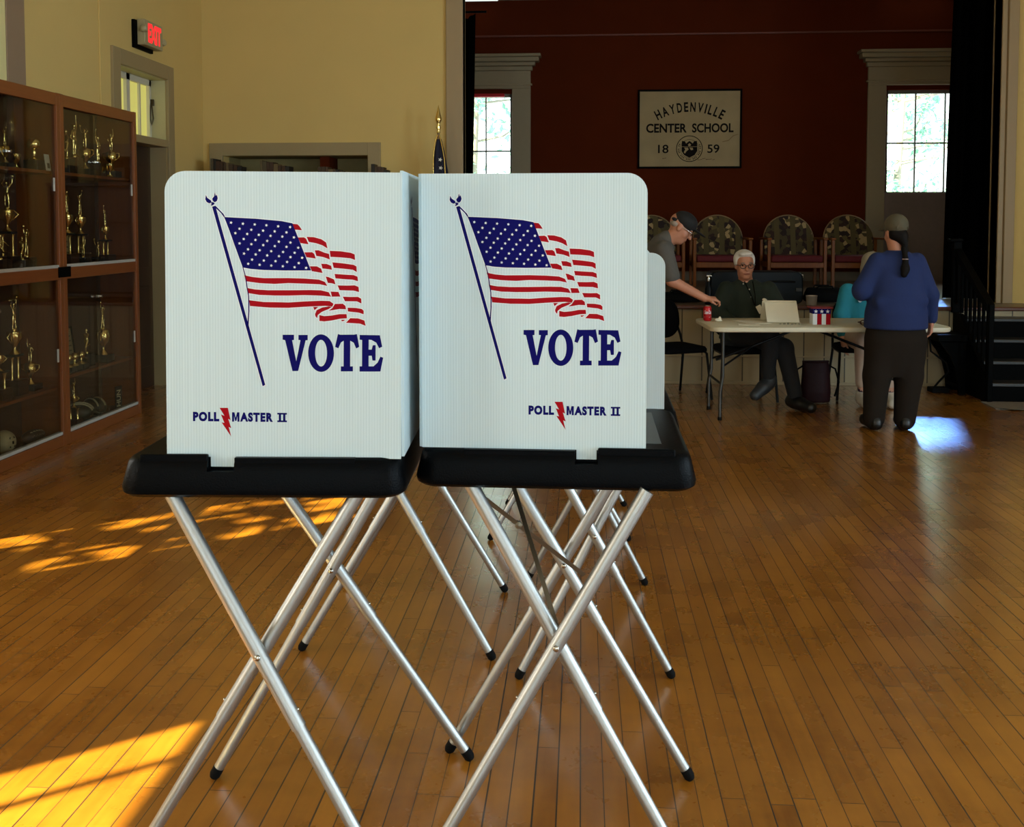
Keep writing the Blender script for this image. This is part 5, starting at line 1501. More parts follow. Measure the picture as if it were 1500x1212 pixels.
bm = NB(); bbox(bm, -.085, .085, -.065, .065, .1255, .136, .004); link('lid', bm, mat('dark red card lid', (130, 18, 24), 0.6), t)
t = thing('spectacles', 'brown spectacles folded on the table near the right end', 'glasses', (2.20, 7.80, TZ + .002), R(10))
M_tort = mat('brown tortoiseshell', (84, 36, 24), 0.4)
for s in (-1, 1):
    bm = NB(); tube(bm, [(s * .035 + .024 * math.cos(a), -.02, .022 + .018 * math.sin(a)) for a in [2 * PI * k / 14 for k in range(15)]], .004, 6); link('rim', bm, M_tort, t, True)
    bm = NB(); tube(bm, [(s * .06, -.02, .03), (s * .055, .03, .02), (-s * .02, .06 + .01 * s, .006)], .004, 6); link('temple', bm, M_tort, t, True)
t = thing('card_box', 'small white card box at the right of the table by the teal cardigan', 'box', (2.36, 8.08, TZ + .0005), R(5))
bm = NB(); bbox(bm, -.07, .07, -.05, .05, 0, .045, .003); link('box_body', bm, M_paper, t)
bm = NB(); bbox(bm, -.073, .073, -.053, .053, .0455, .06, .003); link('lid', bm, mat('pale grey card', (196, 190, 176), .7), t)

# ---- things on the stage edge
M_case = mat('black blue moulded case', (8, 14, 17), 0.45, vary=0.2, spec=0.2)
t = thing('equipment_case', 'long black moulded case on the stage behind the seated man', 'case', (1.68, 9.82, STAGE_Z + .002))
bm = NB(); g = []
out = rrect(-.45, .45, 0.0, .31, .06, 5)
for y, s in ((-.17, .955), (-.155, .99), (-.14, 1.0), (.14, 1.0), (.16, .96)):
    g.append([bm.verts.new((px * s * (1 - .06 * max(0, pz - .1)), y, .001 + pz * (1 if s == 1 else s) + (.155 * (1 - s)))) for px, pz in out])
for a, q in zip(g, g[1:]):
    for k in range(len(a)):
        bm.faces.new((a[k], a[(k + 1) % len(a)], q[(k + 1) % len(a)], q[k]))
bm.faces.new(list(reversed(g[0]))); bm.faces.new(g[-1])
link('shell', bm, M_case, t, 'angle')
bm = NB(); tube(bm, [(.12, -.178, .215), (.16, -.21, .22), (.32, -.21, .22), (.36, -.178, .215)], .009, 8); link('handle', bm, M_blackm, t, True)
for x in (-.28, .02, .40):
    bm = NB(); bbox(bm, x - .03, x + .03, -.182, -.166, .12, .155, .004); link('latch', bm, M_steel, t)
bm = NB(); bbox(bm, .425, .45, -.15, .12, .245, .285, .006); link('highlight_strip', bm, M_silver, t)  # silver strip stands in for the highlight on the case's right edge
t = thing('spray_bottle', 'slim dark bottle with chrome top on the stage edge', 'bottle', (1.215, 9.58, STAGE_Z + .003))
bm = NB(); lathe(bm, [(.03, 0), (.035, .01), (.035, .15), (.014, .19), (.012, .22)], seg=16); link('bottle_body', bm, M_case, t, True)
bm = NB(); lathe(bm, [(.015, .22), (.017, .245), (.01, .27)], seg=12); bbox(bm, -.02, .03, -.008, .008, .262, .28, .003); link('spray_head', bm, M_silver, t, True)
t = thing('steel_pail', 'small shiny steel pail on the stage edge above the star box', 'pail', (2.18, 9.55, STAGE_Z + .003))
bm = NB(); lathe(bm, [(.045, 0), (.047, .004), (.052, .085), (.055, .088), (.053, .09), (.049, .086), (.044, .006), (0, .005)], seg=24); link('pail_body', bm, mat('bright tin', (214, 210, 200), .3, .5), t, True)
bm = NB(); tube(bm, [(-.054, 0, .078), (-.06, 0, .06), (-.05, .03, .03)], .002, 6); link('bail', bm, M_steel, t, True)
def soft_bag(name, label, x, y, z, w, d, h, m, cat='bag'):
    t = thing(name, label, cat, (x, y, z + .002))
    me = sdf_mesh([loft_([(0.012, 0, 0, w * .46, d * .45), (h * .3, 0, 0, w * .5, d * .5), (h * .7, .01, 0, w * .47, d * .44), (h * .96, 0, 0, w * .40, d * .25)], .03)], .012, 'bag_body')
    link('bag_body', me, m, t)
    for s in (-1, 1):
        bm = NB(); tube(bm, [(-w * .2, s * d * .2, h * .9), (-w * .17, s * d * .34, h * 1.06), (w * .17, s * d * .34, h * 1.06), (w * .2, s * d * .2, h * .9)], .008, 7); link('strap', bm, M_blackf, t, True)
    return t
soft_bag('holdall', 'low black holdall on the stage between the case and the steel pail', 2.36, 9.85, STAGE_Z, .40, .24, .155, mat('black nylon', (7, 7, 8), .8, spec=.1))
soft_bag('holdall', 'flat black holdall on the stage behind the leaning man\'s arm', 0.97, 9.75, STAGE_Z, .5, .24, .11, MATS['black nylon'])
t = thing('handbag', 'dark maroon bag with black strap loops on the floor under the table', 'bag', (1.99, 8.52, .002), R(8))
me = sdf_mesh([loft_([(0.01, 0, 0, .125, .07), (.10, 0, 0, .13, .08), (.26, 0, 0, .12, .065), (.355, -.005, 0, .115, .035)], .03)], .01, 'bag_body')
link('bag_body', me, mat('dark maroon leather', (36, 8, 11), .6, bump=.2, scale=60, spec=.2), t)
for s in (-1, 1):
    bm = NB(); tube(bm, [(s * .11, 0, .32), (s * .165, -.01, .29), (s * .19, -.03, .18), (s * .15, -.04, .06)], .008, 7); link('strap', bm, M_blackf, t, True)
bm = NB(); bbox(bm, -.118, .112, -.012, .012, .348, .362, .004); link('top_flap', bm, MATS['dark maroon leather'], t)

# ---- patterned armchairs in a row on the stage
M_arm = wood('stage chair beech', (104, 54, 14), (136, 78, 26), 0.35, spec=0.15)
M_leaf = leaf_fabric()
M_seatr = mat('crimson seat cloth', (92, 14, 22), 0.8, bump=.1)
def armchair(label, x, y, rz):
    c = thing('patterned_armchair', label, 'chair', (x, y, STAGE_Z + .001), rz, 'patterned armchairs on the stage')
    for s in (-1, 1):
        for yy in (-.27, .25):
            bm = NB(); bbox(bm, s * .335 - .019, s * .335 + .019, yy - .02, yy + .02, 0, .575, .005); link('leg', bm, M_arm, c)
        bm = NB(); bbox(bm, s * .335 - .03, s * .335 + .03, -.30, .29, .575, .60, .008); link('armrest', bm, M_arm, c)
        bm = NB(); bbox(bm, s * .335 - .011, s * .335 + .011, -.25, .23, .24, .30, .003); link('side_rail', bm, M_arm, c)
    for yy in (-.275, .25):
        bm = NB(); bbox(bm, -.316, .316, yy - .014, yy + .014, .235, .30, .004); link('seat_rail', bm, M_arm, c)
    bm = NB(); bbox(bm, -.312, .312, -.285, .235, .302, .385, .025, 3); link('seat', bm, M_seatr, c, 'angle')
    poly = [(-.305, .0), (.305, .0), (.305, .18)] + [(.305 * math.cos(R(a)), .18 + .305 * math.sin(R(a))) for a in range(9, 172, 9)] + [(-.305, .18)]
    bm = NB(); g = []
    for dy, s in ((-.045, .93), (-.03, 1.0), (.03, 1.0), (.04, .95)):
        g.append([bm.verts.new((px * s, .21 + dy + .22 * (pz), .385 + pz * s)) for px, pz in poly])
    for a, q in zip(g, g[1:]):
        for k in range(len(a)):
            bm.faces.new((a[k], a[(k + 1) % len(a)], q[(k + 1) % len(a)], q[k]))
    bm.faces.new(list(reversed(g[0]))); bm.faces.new(g[-1])
    bk_ = link('backrest', bm, M_leaf, c, 'angle')
    bm = NB(); tube(bm, [(px * 1.015, .21 + .22 * pz, .387 + pz * 1.015) for px, pz in poly[2:]], .008, 7); link('piping', bm, mat('pale rim trim', (140, 112, 76), .5), bk_, True)
    return c
armchair('patterned armchair on the stage, partly behind the leaning man', 0.90, 12.5, R(2))
armchair('patterned armchair on the stage left of the seated man\'s head', 1.72, 12.5, R(-1))
armchair('patterned armchair on the stage right of the seated man\'s head', 2.61, 12.5, R(0))
armchair('patterned armchair on the stage beside the standing woman\'s cap', 3.36, 12.5, R(2))

# ---- black steps and railing up to the stage
st = thing('stage_steps', 'black wooden steps with balustrade leading up to the stage at right', 'steps', (3.45, 8.70, 0))
SX1 = 1.35
zs = (.16, .325, .495, .665)
for i, z in enumerate(zs):
    y = 0.185 * i
    bm = NB(); bbox(bm, 0.04, SX1, y - .02, y + .22, z - .03, z, .006); link('tread', bm, mat('worn grey black tread', (40, 37, 33), .4, vary=.35, scale=9), st)
    bm = NB(); box(bm, 0.04, SX1 - .01, y, y + .02, (zs[i - 1] if i else 0.0), z - .03); link('riser', bm, M_blackp, st)
bm = NB()
prism(bm, [(0.0, 0.0), (.745, 0.0), (.745, .70), (.60, .70), (-.03, .20), (-.03, 0.0)], lambda u, v, w: Vector((w, u, v)), .04); link('stringer', bm, M_blackp, st)
bm = NB(); prism(bm, [(-.05, .77), (.74, 1.245), (.80, 1.275), (.80, 1.34), (.74, 1.315), (-.05, .84)], lambda u, v, w: Vector((w - .012, u, v)), .065); link('handrail', bm, M_blackp, st)
for i in range(8):
    y = -.0 + .098 * i
    zb = .22 + (y + .03) * .79; zt = .80 + (y + .05) * .60
    bm = NB(); tube(bm, [(.02, y, zb), (.02, y, zt)], .016, 8); link('baluster', bm, M_blackp, st, True)
bm = NB(); bbox(bm, 0.0, .045, -.075, -.035, 0, .84, .006); link('newel_post', bm, M_blackp, st)
bm = NB(); bbox(bm, -.02, .055, .705, .76, .70, 1.36, .006); bbox(bm, -.06, .06, .69, .775, 1.36, 1.385, .006); link('top_post', bm, M_blackp, st)
t = thing('black_stand', 'low black stand with a curved leg panel beside the stage steps', 'stand', (3.36, 9.16, 0))
bm = NB(); bbox(bm, -.20, .06, -.17, .22, .475, .54, .008); link('stand_top', bm, M_blackp, t)
pts = [(.055, 0.0), (.055, .475), (-.17, .475), (-.15, .44), (-.09, .36), (-.04, .26), (-.01, .14), (0.0, 0.0)]
for y in (-.14, .16):
    bm = NB(); prism(bm, pts, lambda u, v, w, y=y: Vector((u, y + w, v)), .03); link('leg_panel', bm, M_blackp, t)
bm = NB(); bbox(bm, -.005, .055, -.11, .16, .05, .09, .004); link('stretcher', bm, M_blackp, t)
t = thing('power_strip', 'black power block on the floor with cable rising behind the standing woman', 'power strip', (3.26, 9.16, .0), R(4))
bm = NB(); bbox(bm, -.11, .05, -.06, .06, 0, .045, .008); link('block', bm, M_foot, t)
bm = NB(); tube(bm, [(-.09, -.02, .03), (-.05, -.05, .10), (.02, -.09, .20), (-.005, -.10, .28), (-.07, -.08, .33), (-.13, -.06, .38), (-.14, -.05, .50), (-.135, .0, .66)], .009, 8); link('cable', bm, M_foot, t, True)
bm = NB(); g = []
for j in range(9):
    g.append([bm.verts.new((3.40 + 1.4 * i / 20 + (.03 * math.sin(i * 1.7) if j in (0, 8) else 0) + (0.22 if j == 0 and i == 0 else 0), 8.28 + .36 * j / 8, .006 + .005 * abs(math.sin(i * 1.3 + j * .9)))) for i in range(21)])
for a, q in zip(g, g[1:]):
    for k in range(20):
        bm.faces.new((a[k], a[k + 1], q[k + 1], q[k]))
ret = bmesh.ops.extrude_face_region(bm, geom=list(bm.faces))
for v in ret['geom']:
    if isinstance(v, bmesh.types.BMVert):
        v.co.z = 0.001
tag(link('floor_mat', bm, mat('rough grey mat', (120, 108, 92), .9, vary=.3, scale=30, bump=.6), None, True), 'rough grey mat on the floor in front of the black steps', 'mat')

# ================================================================== people
M_skin = mat('warm skin', (186, 126, 98), 0.55, vary=0.08, scale=30)
M_skin2 = mat('fair skin', (200, 146, 118), 0.55, vary=0.08, scale=30)
M_eye = mat('dark eye', (24, 18, 16), 0.2)
M_lip = mat('lip tone', (140, 72, 62), 0.5)
M_shoe = mat('black shoe leather', (14, 13, 13), 0.4)
def face_parts(c, M, parent, s=1.0):
    c = np.array(c, float); g = lambda x, y, z: Vector((c + M @ (np.array((x, y, z)) * s)).tolist())
    for q in (-1, 1):
        bm = NB(); ball(bm, g(q * .031, .078, .012), .0095 * s, 10, 8); link('eye', bm, M_eye, parent, True)
        bm = NB(); tube(bm, [g(q * .018, .094, .030), g(q * .034, .094, .034), g(q * .05, .084, .028)], .0045 * s, 6); link('eyebrow', bm, mat('grey brow hair', (120, 110, 100), .8), parent, True)
    bm = NB(); tube(bm, [g(-.024, .088, -.062), g(-.01, .097, -.060), g(.01, .097, -.060), g(.024, .088, -.062)], .0045 * s, 6); link('mouth', bm, M_lip, parent, True)
def glasses(c, M, parent, m, s=1.0):
    c = np.array(c, float); g = lambda x, y, z: Vector((c + M @ (np.array((x, y, z)) * s)).tolist())
    bm = NB()
    for q in (-1, 1):
        tube(bm, [g(q * .034 + .025 * math.cos(a), .106, .006 + .019 * math.sin(a)) for a in [2 * PI * k / 14 for k in range(15)]], .003 * s, 6)
        tube(bm, [g(q * .058, .104, .012), g(q * .079, .05, .012), g(q * .081, -.01, .006)], .003 * s, 6)
    tube(bm, [g(-.010, .107, .010), g(.010, .107, .010)], .003 * s, 6)
    link('glasses', bm, m, parent, True)
def shoe(ankle, toe, parent, m, s=1.0, name='shoe'):
    a = np.array(ankle, float); t = np.array(toe, float); d = (t - a)
    u = np.array((0, 0, .012)); P = [cap_(a + d * -.25 + u, a + d * .35 + u, .052 * s, .054 * s, .02), cap_(a + d * .3 + u, t + u * .5, .054 * s, .044 * s, .02), cap_(a + np.array((0, 0, .05)) - d * .1, a + u, .052 * s, .054 * s, .02)]
    link(name, sdf_mesh(P, .009, name), m, parent)

# ---- standing woman in the blue sweater, seen from behind
w = thing('person', 'person in blue sweater and olive cap standing with back turned, long ponytail', 'person', (2.315, 7.46, 0), R(2)); w.scale = (0.86, 0.92, 1.0)
hc, HM = (0.0, 0.05, 1.455), head_axes((-.25, 1, -.08), (0, .05, 1))
body = head_(hc, HM) + [cap_((0, .02, 1.28), (0, .04, 1.40), .062, .058, .03),
    loft_([(.74, 0, 0, .22, .15), (.95, 0, .01, .20, .15), (1.18, 0, 0, .19, .12), (1.29, 0, 0, .12, .08)], .03),
    cap_((-.17, 0, 1.25), (-.30, -.01, 1.04), .058, .048), cap_((-.30, -.01, 1.04), (-.17, .24, 1.0), .045, .033), *hand_((-.17, .24, 1.0), (.5, .85, .05), (0, 0, -1), 1, 40),
    cap_((.17, 0, 1.25), (.285, -.02, 1.0), .058, .048), cap_((.285, -.02, 1.0), (.315, .03, .82), .045, .032), *hand_((.315, .03, .815), (-.05, .15, -1), (-1, .1, 0), 1, 30),
    cap_((-.115, 0, .74), (-.15, 0, .42), .11, .075), cap_((-.15, 0, .42), (-.175, -.02, .09), .07, .045), cap_((-.175, -.02, .06), (-.19, .12, .045), .04, .035),
    cap_((.115, 0, .74), (.105, 0, .42), .11, .075), cap_((.105, 0, .42), (.075, -.02, .09), .07, .045), cap_((.075, -.02, .06), (.085, .12, .045), .04, .035)]
link('body', sdf_mesh(body, .0075, 'body'), M_skin, w)
M_blue = mat('blue knit', (22, 38, 84), 0.9, vary=.1, scale=60, bump=.2)
sw = [loft_([(.755, 0, 0, .262, .195), (.80, 0, .0, .264, .20), (.88, 0, .0, .256, .20), (.94, 0, 0, .240, .185), (1.02, 0, .0, .236, .18), (1.12, 0, 0, .226, .158), (1.22, 0, 0, .205, .135), (1.29, 0, 0, .15, .10), (1.33, 0, .01, .082, .078)], .03),
      cap_((-.165, 0, 1.235), (-.30, -.01, 1.035), .082, .074, .04), cap_((-.30, -.01, 1.035), (-.18, .22, 1.0), .072, .05, .03),
      cap_((.165, 0, 1.235), (.285, -.02, 1.0), .080, .066, .03), cap_((.285, -.02, 1.0), (.315, .03, .83), .062, .048, .02),
      cap_((-.19, -.12, .955), (.19, -.12, .965), .035, .035, .05)]
link('sweater', sdf_mesh(sw, .009, 'sweater'), M_blue, w)
tr = [loft_([(.40, -.01, 0, .20, .10), (.50, 0, 0, .23, .13), (.66, 0, 0, .25, .165), (.80, 0, 0, .24, .165)], .03),
      cap_((-.12, 0, .66), (-.152, 0, .40), .135, .112, .03), cap_((-.152, 0, .40), (-.178, -.02, .09), .112, .088, .03),
      cap_((.125, 0, .66), (.118, 0, .40), .135, .116, .03), cap_((.118, 0, .40), (.085, -.02, .09), .116, .090, .03)]
link('trousers', sdf_mesh(tr, .009, 'trousers'), mat('dark taupe cotton', (36, 30, 25), .95, spec=.1, vary=.1, bump=.2), w)
shoe((-.178, -.03, .048), (-.20, .15, .042), w, M_shoe); shoe((.078, -.03, .048), (.095, .15, .042), w, M_shoe)
M_olive = mat('olive cap cloth', (84, 76, 56), .85)
g = lambda x, y, z: tuple((np.array(hc) + HM @ np.array((x, y, z))).tolist())
cap = [ell_(g(0, -.012, .060), (.094, .112, .084), .01, HM), loft_([(-.075, 0, .10, .06, .05), (-.068, 0, .10, .066, .055)], .01) if False else ell_(g(0, .135, .035), (.070, .062, .010), .012, HM)]
link('cap', sdf_mesh(cap, .007, 'cap'), M_olive, w)
M_hair = mat('dark brown hair', (16, 11, 9), .7, spec=.15, vary=.3, scale=80, stretch=(1, 1, .1))
hair = [ell_(g(0, -.03, -.005), (.080, .070, .068), .02, HM), ell_(g(0.01, -.075, -.03), (.045, .035, .05), .03, HM), cap_(g(.02, -.085, -.03), g(.028, -.105, -.13), .034, .022, .03)]
link('hair', sdf_mesh(hair, .007, 'hair'), M_hair, w)
tail = sdf_mesh([cap_((.016, -.115, 1.345), (.014, -.150, 1.27), .026, .020, .02), cap_((.013, -.153, 1.265), (.006, -.170, 1.20), .022, .032, .02), cap_((.006, -.170, 1.20), (-.004, -.175, 1.165), .034, .028, .02)], .006, 'ponytail')
link('ponytail', tail, M_hair, w)
bm = NB(); ball(bm, (.013, -.152, 1.27), (.026, .026, .011), 14, 8); link('hair_tie', bm, mat('pale pink elastic', (210, 170, 160), .6), w, True)
bm = NB(); q = [Vector(g(.052 * math.cos(a), -.103 - .004 * math.sin(a), .028 + .036 * math.sin(a))) for a in [PI * k / 10 for k in range(11)]]; tube(bm, q, .006, 6); link('cap_strap', bm, M_olive, w, True)

# ---- man leaning over the table end
lm = thing('person', 'person in grey polo shirt and black cap leaning over the left table end', 'person', (.40, 8.34, 0))
hc, HM = (.42, -.01, 1.490), head_axes((1, -.12, -.68), (.6, 0, 1))
ax_ = head_axes((0, 1, 0), (.30, 0, .46))
body = head_(hc, HM, 1.06) + [cap_((.26, 0, 1.34), (.37, 0, 1.43), .066, .060, .03),
    loft_([(-.05, 0, 0, .12, .17), (.2, 0, 0, .115, .16), (.42, 0, 0, .11, .18), (.52, 0, 0, .08, .12)], .03, (0, 0, .90), ax_),
    cap_((.27, -.18, 1.31), (.335, -.21, 1.06), .056, .046), cap_((.335, -.21, 1.06), (.60, -.22, .92), .046, .032), *hand_((.60, -.22, .918), (1, .05, -.06), (0, .25, -1), -1, 55),
    cap_((.27, .18, 1.31), (.22, .25, 1.06), .056, .046), cap_((.22, .25, 1.06), (.10, .17, .86), .045, .032), *hand_((.10, .17, .86), (.2, -.2, -1), (0, -1, 0), 1, 35),
    cap_((0, -.10, .88), (.03, -.11, .48), .10, .068), cap_((.03, -.11, .48), (-.04, -.12, .09), .062, .042), cap_((-.04, -.12, .06), (.10, -.13, .045), .04, .034),
    cap_((0, .10, .88), (.03, .11, .48), .10, .068), cap_((.03, .11, .48), (-.04, .12, .09), .062, .042), cap_((-.04, .12, .06), (.10, .13, .045), .04, .034)]
link('body', sdf_mesh(body, .007, 'body'), M_skin, lm)
face_parts(hc, HM, lm)
polo = [loft_([(-.10, 0, 0, .14, .20), (.1, 0, 0, .135, .185), (.3, 0, 0, .125, .19), (.45, 0.01, 0, .12, .195), (.545, 0.01, 0, .085, .11)], .03, (0, 0, .93), ax_),
        cap_((.27, -.17, 1.31), (.33, -.205, 1.10), .078, .070, .04), cap_((.27, .17, 1.31), (.225, .24, 1.10), .078, .07, .04), cap_((.26, 0, 1.36), (.31, 0, 1.40), .082, .070, .02)]
link('polo_shirt', sdf_mesh(polo, .009, 'polo_shirt'), mat('charcoal grey knit', (84, 80, 74), .9, vary=.1, bump=.15, scale=60), lm)
tr = [loft_([(.80, 0, 0, .13, .17), (.95, 0, 0, .135, .18)], .03)] + [cap_((0, s * .095, .86), (.03, s * .11, .48), .115, .085, .03) for s in (-1, 1)] + [cap_((.03, s * .11, .48), (-.04, s * .12, .08), .085, .068, .02) for s in (-1, 1)]
link('trousers', sdf_mesh(tr, .01, 'trousers'), mat('dark navy trousers', (28, 28, 36), .9), lm)
for s in (-1, 1):
    shoe((-.045, s * .12, .048), (.12, s * .13, .042), lm, M_shoe)
g = lambda x, y, z: tuple((np.array(hc) + HM @ np.array((x, y, z))).tolist())
M_capb = mat('black cap cloth', (12, 11, 12), .8)
link('cap', sdf_mesh([ell_(g(0, .006, .066), (.094, .108, .082), .01, HM), ell_(g(0, .150, .050), (.070, .070, .010), .012, HM), ell_(g(0, -.075, .03), (.080, .034, .020), .01, HM)], .006, 'cap'), M_capb, lm)
glasses(hc, HM, lm, M_silver)
link('hair', sdf_mesh([ell_(g(0, -.045, .005), (.078, .056, .04), .02, HM)], .006, 'hair'), mat('short grey hair', (150, 140, 130), .8), lm)

# ---- seated man with white hair
sm = thing('person', 'person with white hair and dark green shirt sitting behind the table', 'person', (1.395, 8.68, 0))
hc, HM = (.005, -.05, 1.168), head_axes((.04, -1, -.10), (-.03, -.02, 1))
body = head_(hc, HM, 1.0) + [cap_((.03, .01, 1.0), (.01, -.03, 1.09), .062, .058, .03),
    loft_([(.50, 0, .03, .175, .135), (.70, .02, .02, .165, .13), (.92, .04, .0, .18, .115), (1.02, .04, 0, .11, .08)], .03),
    cap_((-.15, 0, .97), (-.235, -.06, .76), .055, .045), cap_((-.235, -.06, .76), (-.06, -.26, .655), .044, .032), *hand_((-.06, -.26, .65), (.9, -.3, -.1), (0, 0, -1), 1, 35),
    cap_((.23, 0, .97), (.33, -.04, .75), .055, .045), cap_((.33, -.04, .75), (.18, -.24, .655), .044, .032), *hand_((.18, -.24, .65), (-.9, -.4, -.1), (0, 0, -1), -1, 35),
    cap_((.09, .02, .55), (.27, -.44, .50), .085, .062), cap_((.27, -.44, .50), (.355, -.49, .10), .058, .04), cap_((.355, -.49, .07), (.40, -.58, .05), .034, .030),
    cap_((-.09, .02, .56), (.16, -.43, .60), .085, .058), cap_((.16, -.43, .60), (.13, -.50, .24), .056, .04), cap_((.13, -.50, .20), (.05, -.56, .15), .032, .028)]
link('body', sdf_mesh(body, .007, 'body'), M_skin, sm)
face_parts(hc, HM, sm)
glasses(hc, HM, sm, mat('black spectacle frame', (10, 10, 10), .3))
g = lambda x, y, z: tuple((np.array(hc) + HM @ np.array((x, y, z))).tolist())
M_whair = mat('white hair', (214, 206, 196), .75, vary=.12, scale=90)
link('hair', sdf_mesh([ell_(g(0, -.030, .062), (.086, .092, .072), .02, HM), ell_(g(-.074, -.015, .03), (.014, .045, .045), .02, HM), ell_(g(.074, -.015, .03), (.014, .045, .045), .02, HM), ell_(g(0, .045, .103), (.058, .035, .020), .02, HM)], .006, 'hair'), M_whair, sm)
M_green = mat('dark green checked shirt', (22, 32, 19), .85, vary=.5, scale=9, bump=.15, stretch=(3, 3, .8))
sh = [loft_([(.52, 0, .02, .20, .16), (.70, .02, .01, .195, .155), (.85, .035, .0, .20, .14), (.95, .04, 0, .185, .12), (1.01, .04, 0, .13, .09), (1.045, .03, 0, .078, .07)], .03),
      cap_((-.14, 0, .955), (-.235, -.06, .76), .075, .066, .04), cap_((-.235, -.06, .76), (-.08, -.24, .665), .064, .05, .03),
      cap_((.22, 0, .955), (.33, -.04, .75), .075, .066, .04), cap_((.33, -.04, .75), (.20, -.22, .665), .064, .05, .03)]
link('shirt', sdf_mesh(sh, .009, 'shirt'), M_green, sm)
M_dtr = mat('black trousers', (16, 15, 16), .9)
tr = [loft_([(.47, 0, .03, .185, .15), (.60, 0, .03, .18, .14)], .03), cap_((.09, .02, .555), (.27, -.44, .505), .10, .078, .02), cap_((.27, -.44, .505), (.352, -.488, .13), .075, .06, .02),
      cap_((-.09, .02, .565), (.16, -.43, .603), .10, .072, .02), cap_((.16, -.43, .60), (.132, -.495, .27), .07, .056, .02)]
link('trousers', sdf_mesh(tr, .009, 'trousers'), M_dtr, sm)
shoe((.355, -.49, .052), (.45, -.64, .042), sm, M_shoe); shoe((.13, -.50, .205), (.015, -.58, .125), sm, mat('dark grey shoe', (40, 42, 44), .5))
bm = NB()
for x, z in ((-.012, 1.01), (.035, .965), (.05, .90), (.06, .84)):
    ball(bm, (x, -.128 if z < .98 else -.095, z), (.006, .004, .006), 8, 6)
link('shirt_buttons', bm, mat('pale buttons', (190, 186, 170), .4), sm, True)
bm = NB(); ball(bm, (.165, -.125, .875), (.022, .006, .014), 14, 8, M=Matrix.Rotation(R(20), 3, 'Y')); link('sticker_badge', bm, M_paper, sm, True)
bm = NB(); tube(bm, [(.0, -.08, 1.03), (.045, -.145, .92), (.075, -.165, .83)], .004, 6); tube(bm, [(.07, -.08, 1.03), (.08, -.145, .92), (.08, -.165, .83)], .004, 6); link('lanyard', bm, M_blackf, sm, True)
bm = NB(); bbox(bm, -.022, .022, -.003, .003, -.07, .0, .002)
l = link('name_badge', bm, M_paper, sm, loc=(.10, -.172, .83), rot=(0, R(-28), 0))

# ---- seated woman in teal
sf = thing('person', 'person in teal cardigan and cream trousers seated behind the table at right', 'person', (2.462, 8.80, 0))
hc, HM = (.05, -.06, 1.15), head_axes((-.05, -1, -.12), (0, -.03, 1))
body = head_(hc, HM, .97) + [cap_((.03, .01, .99), (.04, -.03, 1.08), .056, .052, .03),
    loft_([(.50, 0, .03, .18, .14), (.70, .01, .02, .165, .13), (.92, .02, 0, .17, .115), (1.01, .03, 0, .10, .08)], .03),
    cap_((-.15, 0, .95), (-.205, -.03, .73), .052, .042), cap_((-.205, -.03, .73), (-.205, -.10, .535), .040, .030), *hand_((-.205, -.10, .53), (0.05, -.1, -1), (1, 0, 0), 1, 30, .95),
    cap_((.19, 0, .95), (.26, -.05, .74), .052, .042), cap_((.26, -.05, .74), (.10, -.24, .68), .040, .030), *hand_((.10, -.24, .68), (-.9, -.4, -.05), (0, 0, -1), -1, 35, .95),
    cap_((-.10, .02, .55), (-.11, -.40, .525), .09, .066), cap_((-.11, -.40, .525), (-.115, -.40, .10), .058, .036), cap_((-.115, -.40, .06), (-.125, -.53, .04), .036, .032),
    cap_((.10, .02, .55), (.11, -.40, .525), .09, .066), cap_((.11, -.40, .525), (.10, -.40, .10), .058, .036), cap_((.10, -.40, .06), (.11, -.53, .04), .036, .032)]
link('body', sdf_mesh(body, .007, 'body'), M_skin2, sf)
face_parts(hc, HM, sf, .97)
g = lambda x, y, z: tuple((np.array(hc) + HM @ np.array((x, y, z))).tolist())
link('hair', sdf_mesh([ell_(g(0, -.03, .05), (.092, .098, .082), .02, HM), ell_(g(-.078, -.02, -.03), (.024, .05, .07), .02, HM), ell_(g(.078, -.02, -.03), (.024, .05, .07), .02, HM)], .007, 'hair'), mat('ash grey hair', (150, 138, 116), .8, vary=.2, scale=80), sf)
M_teal = mat('teal knit', (34, 128, 146), .9, vary=.08, scale=60, bump=.2)
cg = [loft_([(.50, 0, .02, .205, .165), (.70, .01, .015, .19, .15), (.86, .02, .0, .19, .135), (.94, .02, 0, .17, .115), (.995, .03, 0, .11, .085)], .03),
      cap_((-.145, 0, .935), (-.208, -.03, .73), .072, .060, .04), cap_((-.208, -.03, .73), (-.207, -.085, .58), .058, .046, .03),
      cap_((.185, 0, .935), (.26, -.05, .74), .072, .060, .04), cap_((.26, -.05, .74), (.12, -.22, .685), .058, .046, .03)]
link('cardigan', sdf_mesh(cg, .009, 'cardigan'), M_teal, sf)
link('blouse', sdf_mesh([ell_((.03, -.10, .86), (.045, .055, .13), .02), ell_((.035, -.07, .97), (.045, .05, .04), .02)], .008, 'blouse'), mat('pale grey blouse', (196, 200, 212), .8), sf)
bm = NB(); ball(bm, (-.075, -.133, .875), (.020, .006, .026), 14, 8); link('sticker_badge', bm, M_whitei, sf, True)
tr = [loft_([(.475, 0, .03, .185, .15), (.60, 0, .03, .18, .14)], .03)] + [cap_((s * .10, .02, .555), (s * .11, -.40, .53), .105, .082, .02) for s in (-1, 1)] + [cap_((-.11, -.40, .53), (-.115, -.395, .20), .08, .058, .02), cap_((.11, -.40, .53), (.10, -.395, .20), .08, .058, .02)]
link('trousers', sdf_mesh(tr, .009, 'trousers'), mat('cream cotton', (196, 172, 150), .85), sf)
for x in (-.115, .10):
    bm = NB(); tube(bm, [(x, -.40, .09), (x, -.397, .205)], .039, 14); link('sock', bm, mat('dark plum sock', (52, 24, 44), .9), sf, True)
    shoe((x, -.40, .052), (x - .01, -.54, .042), sf, mat('white trainer', (206, 196, 176), .6), .98)

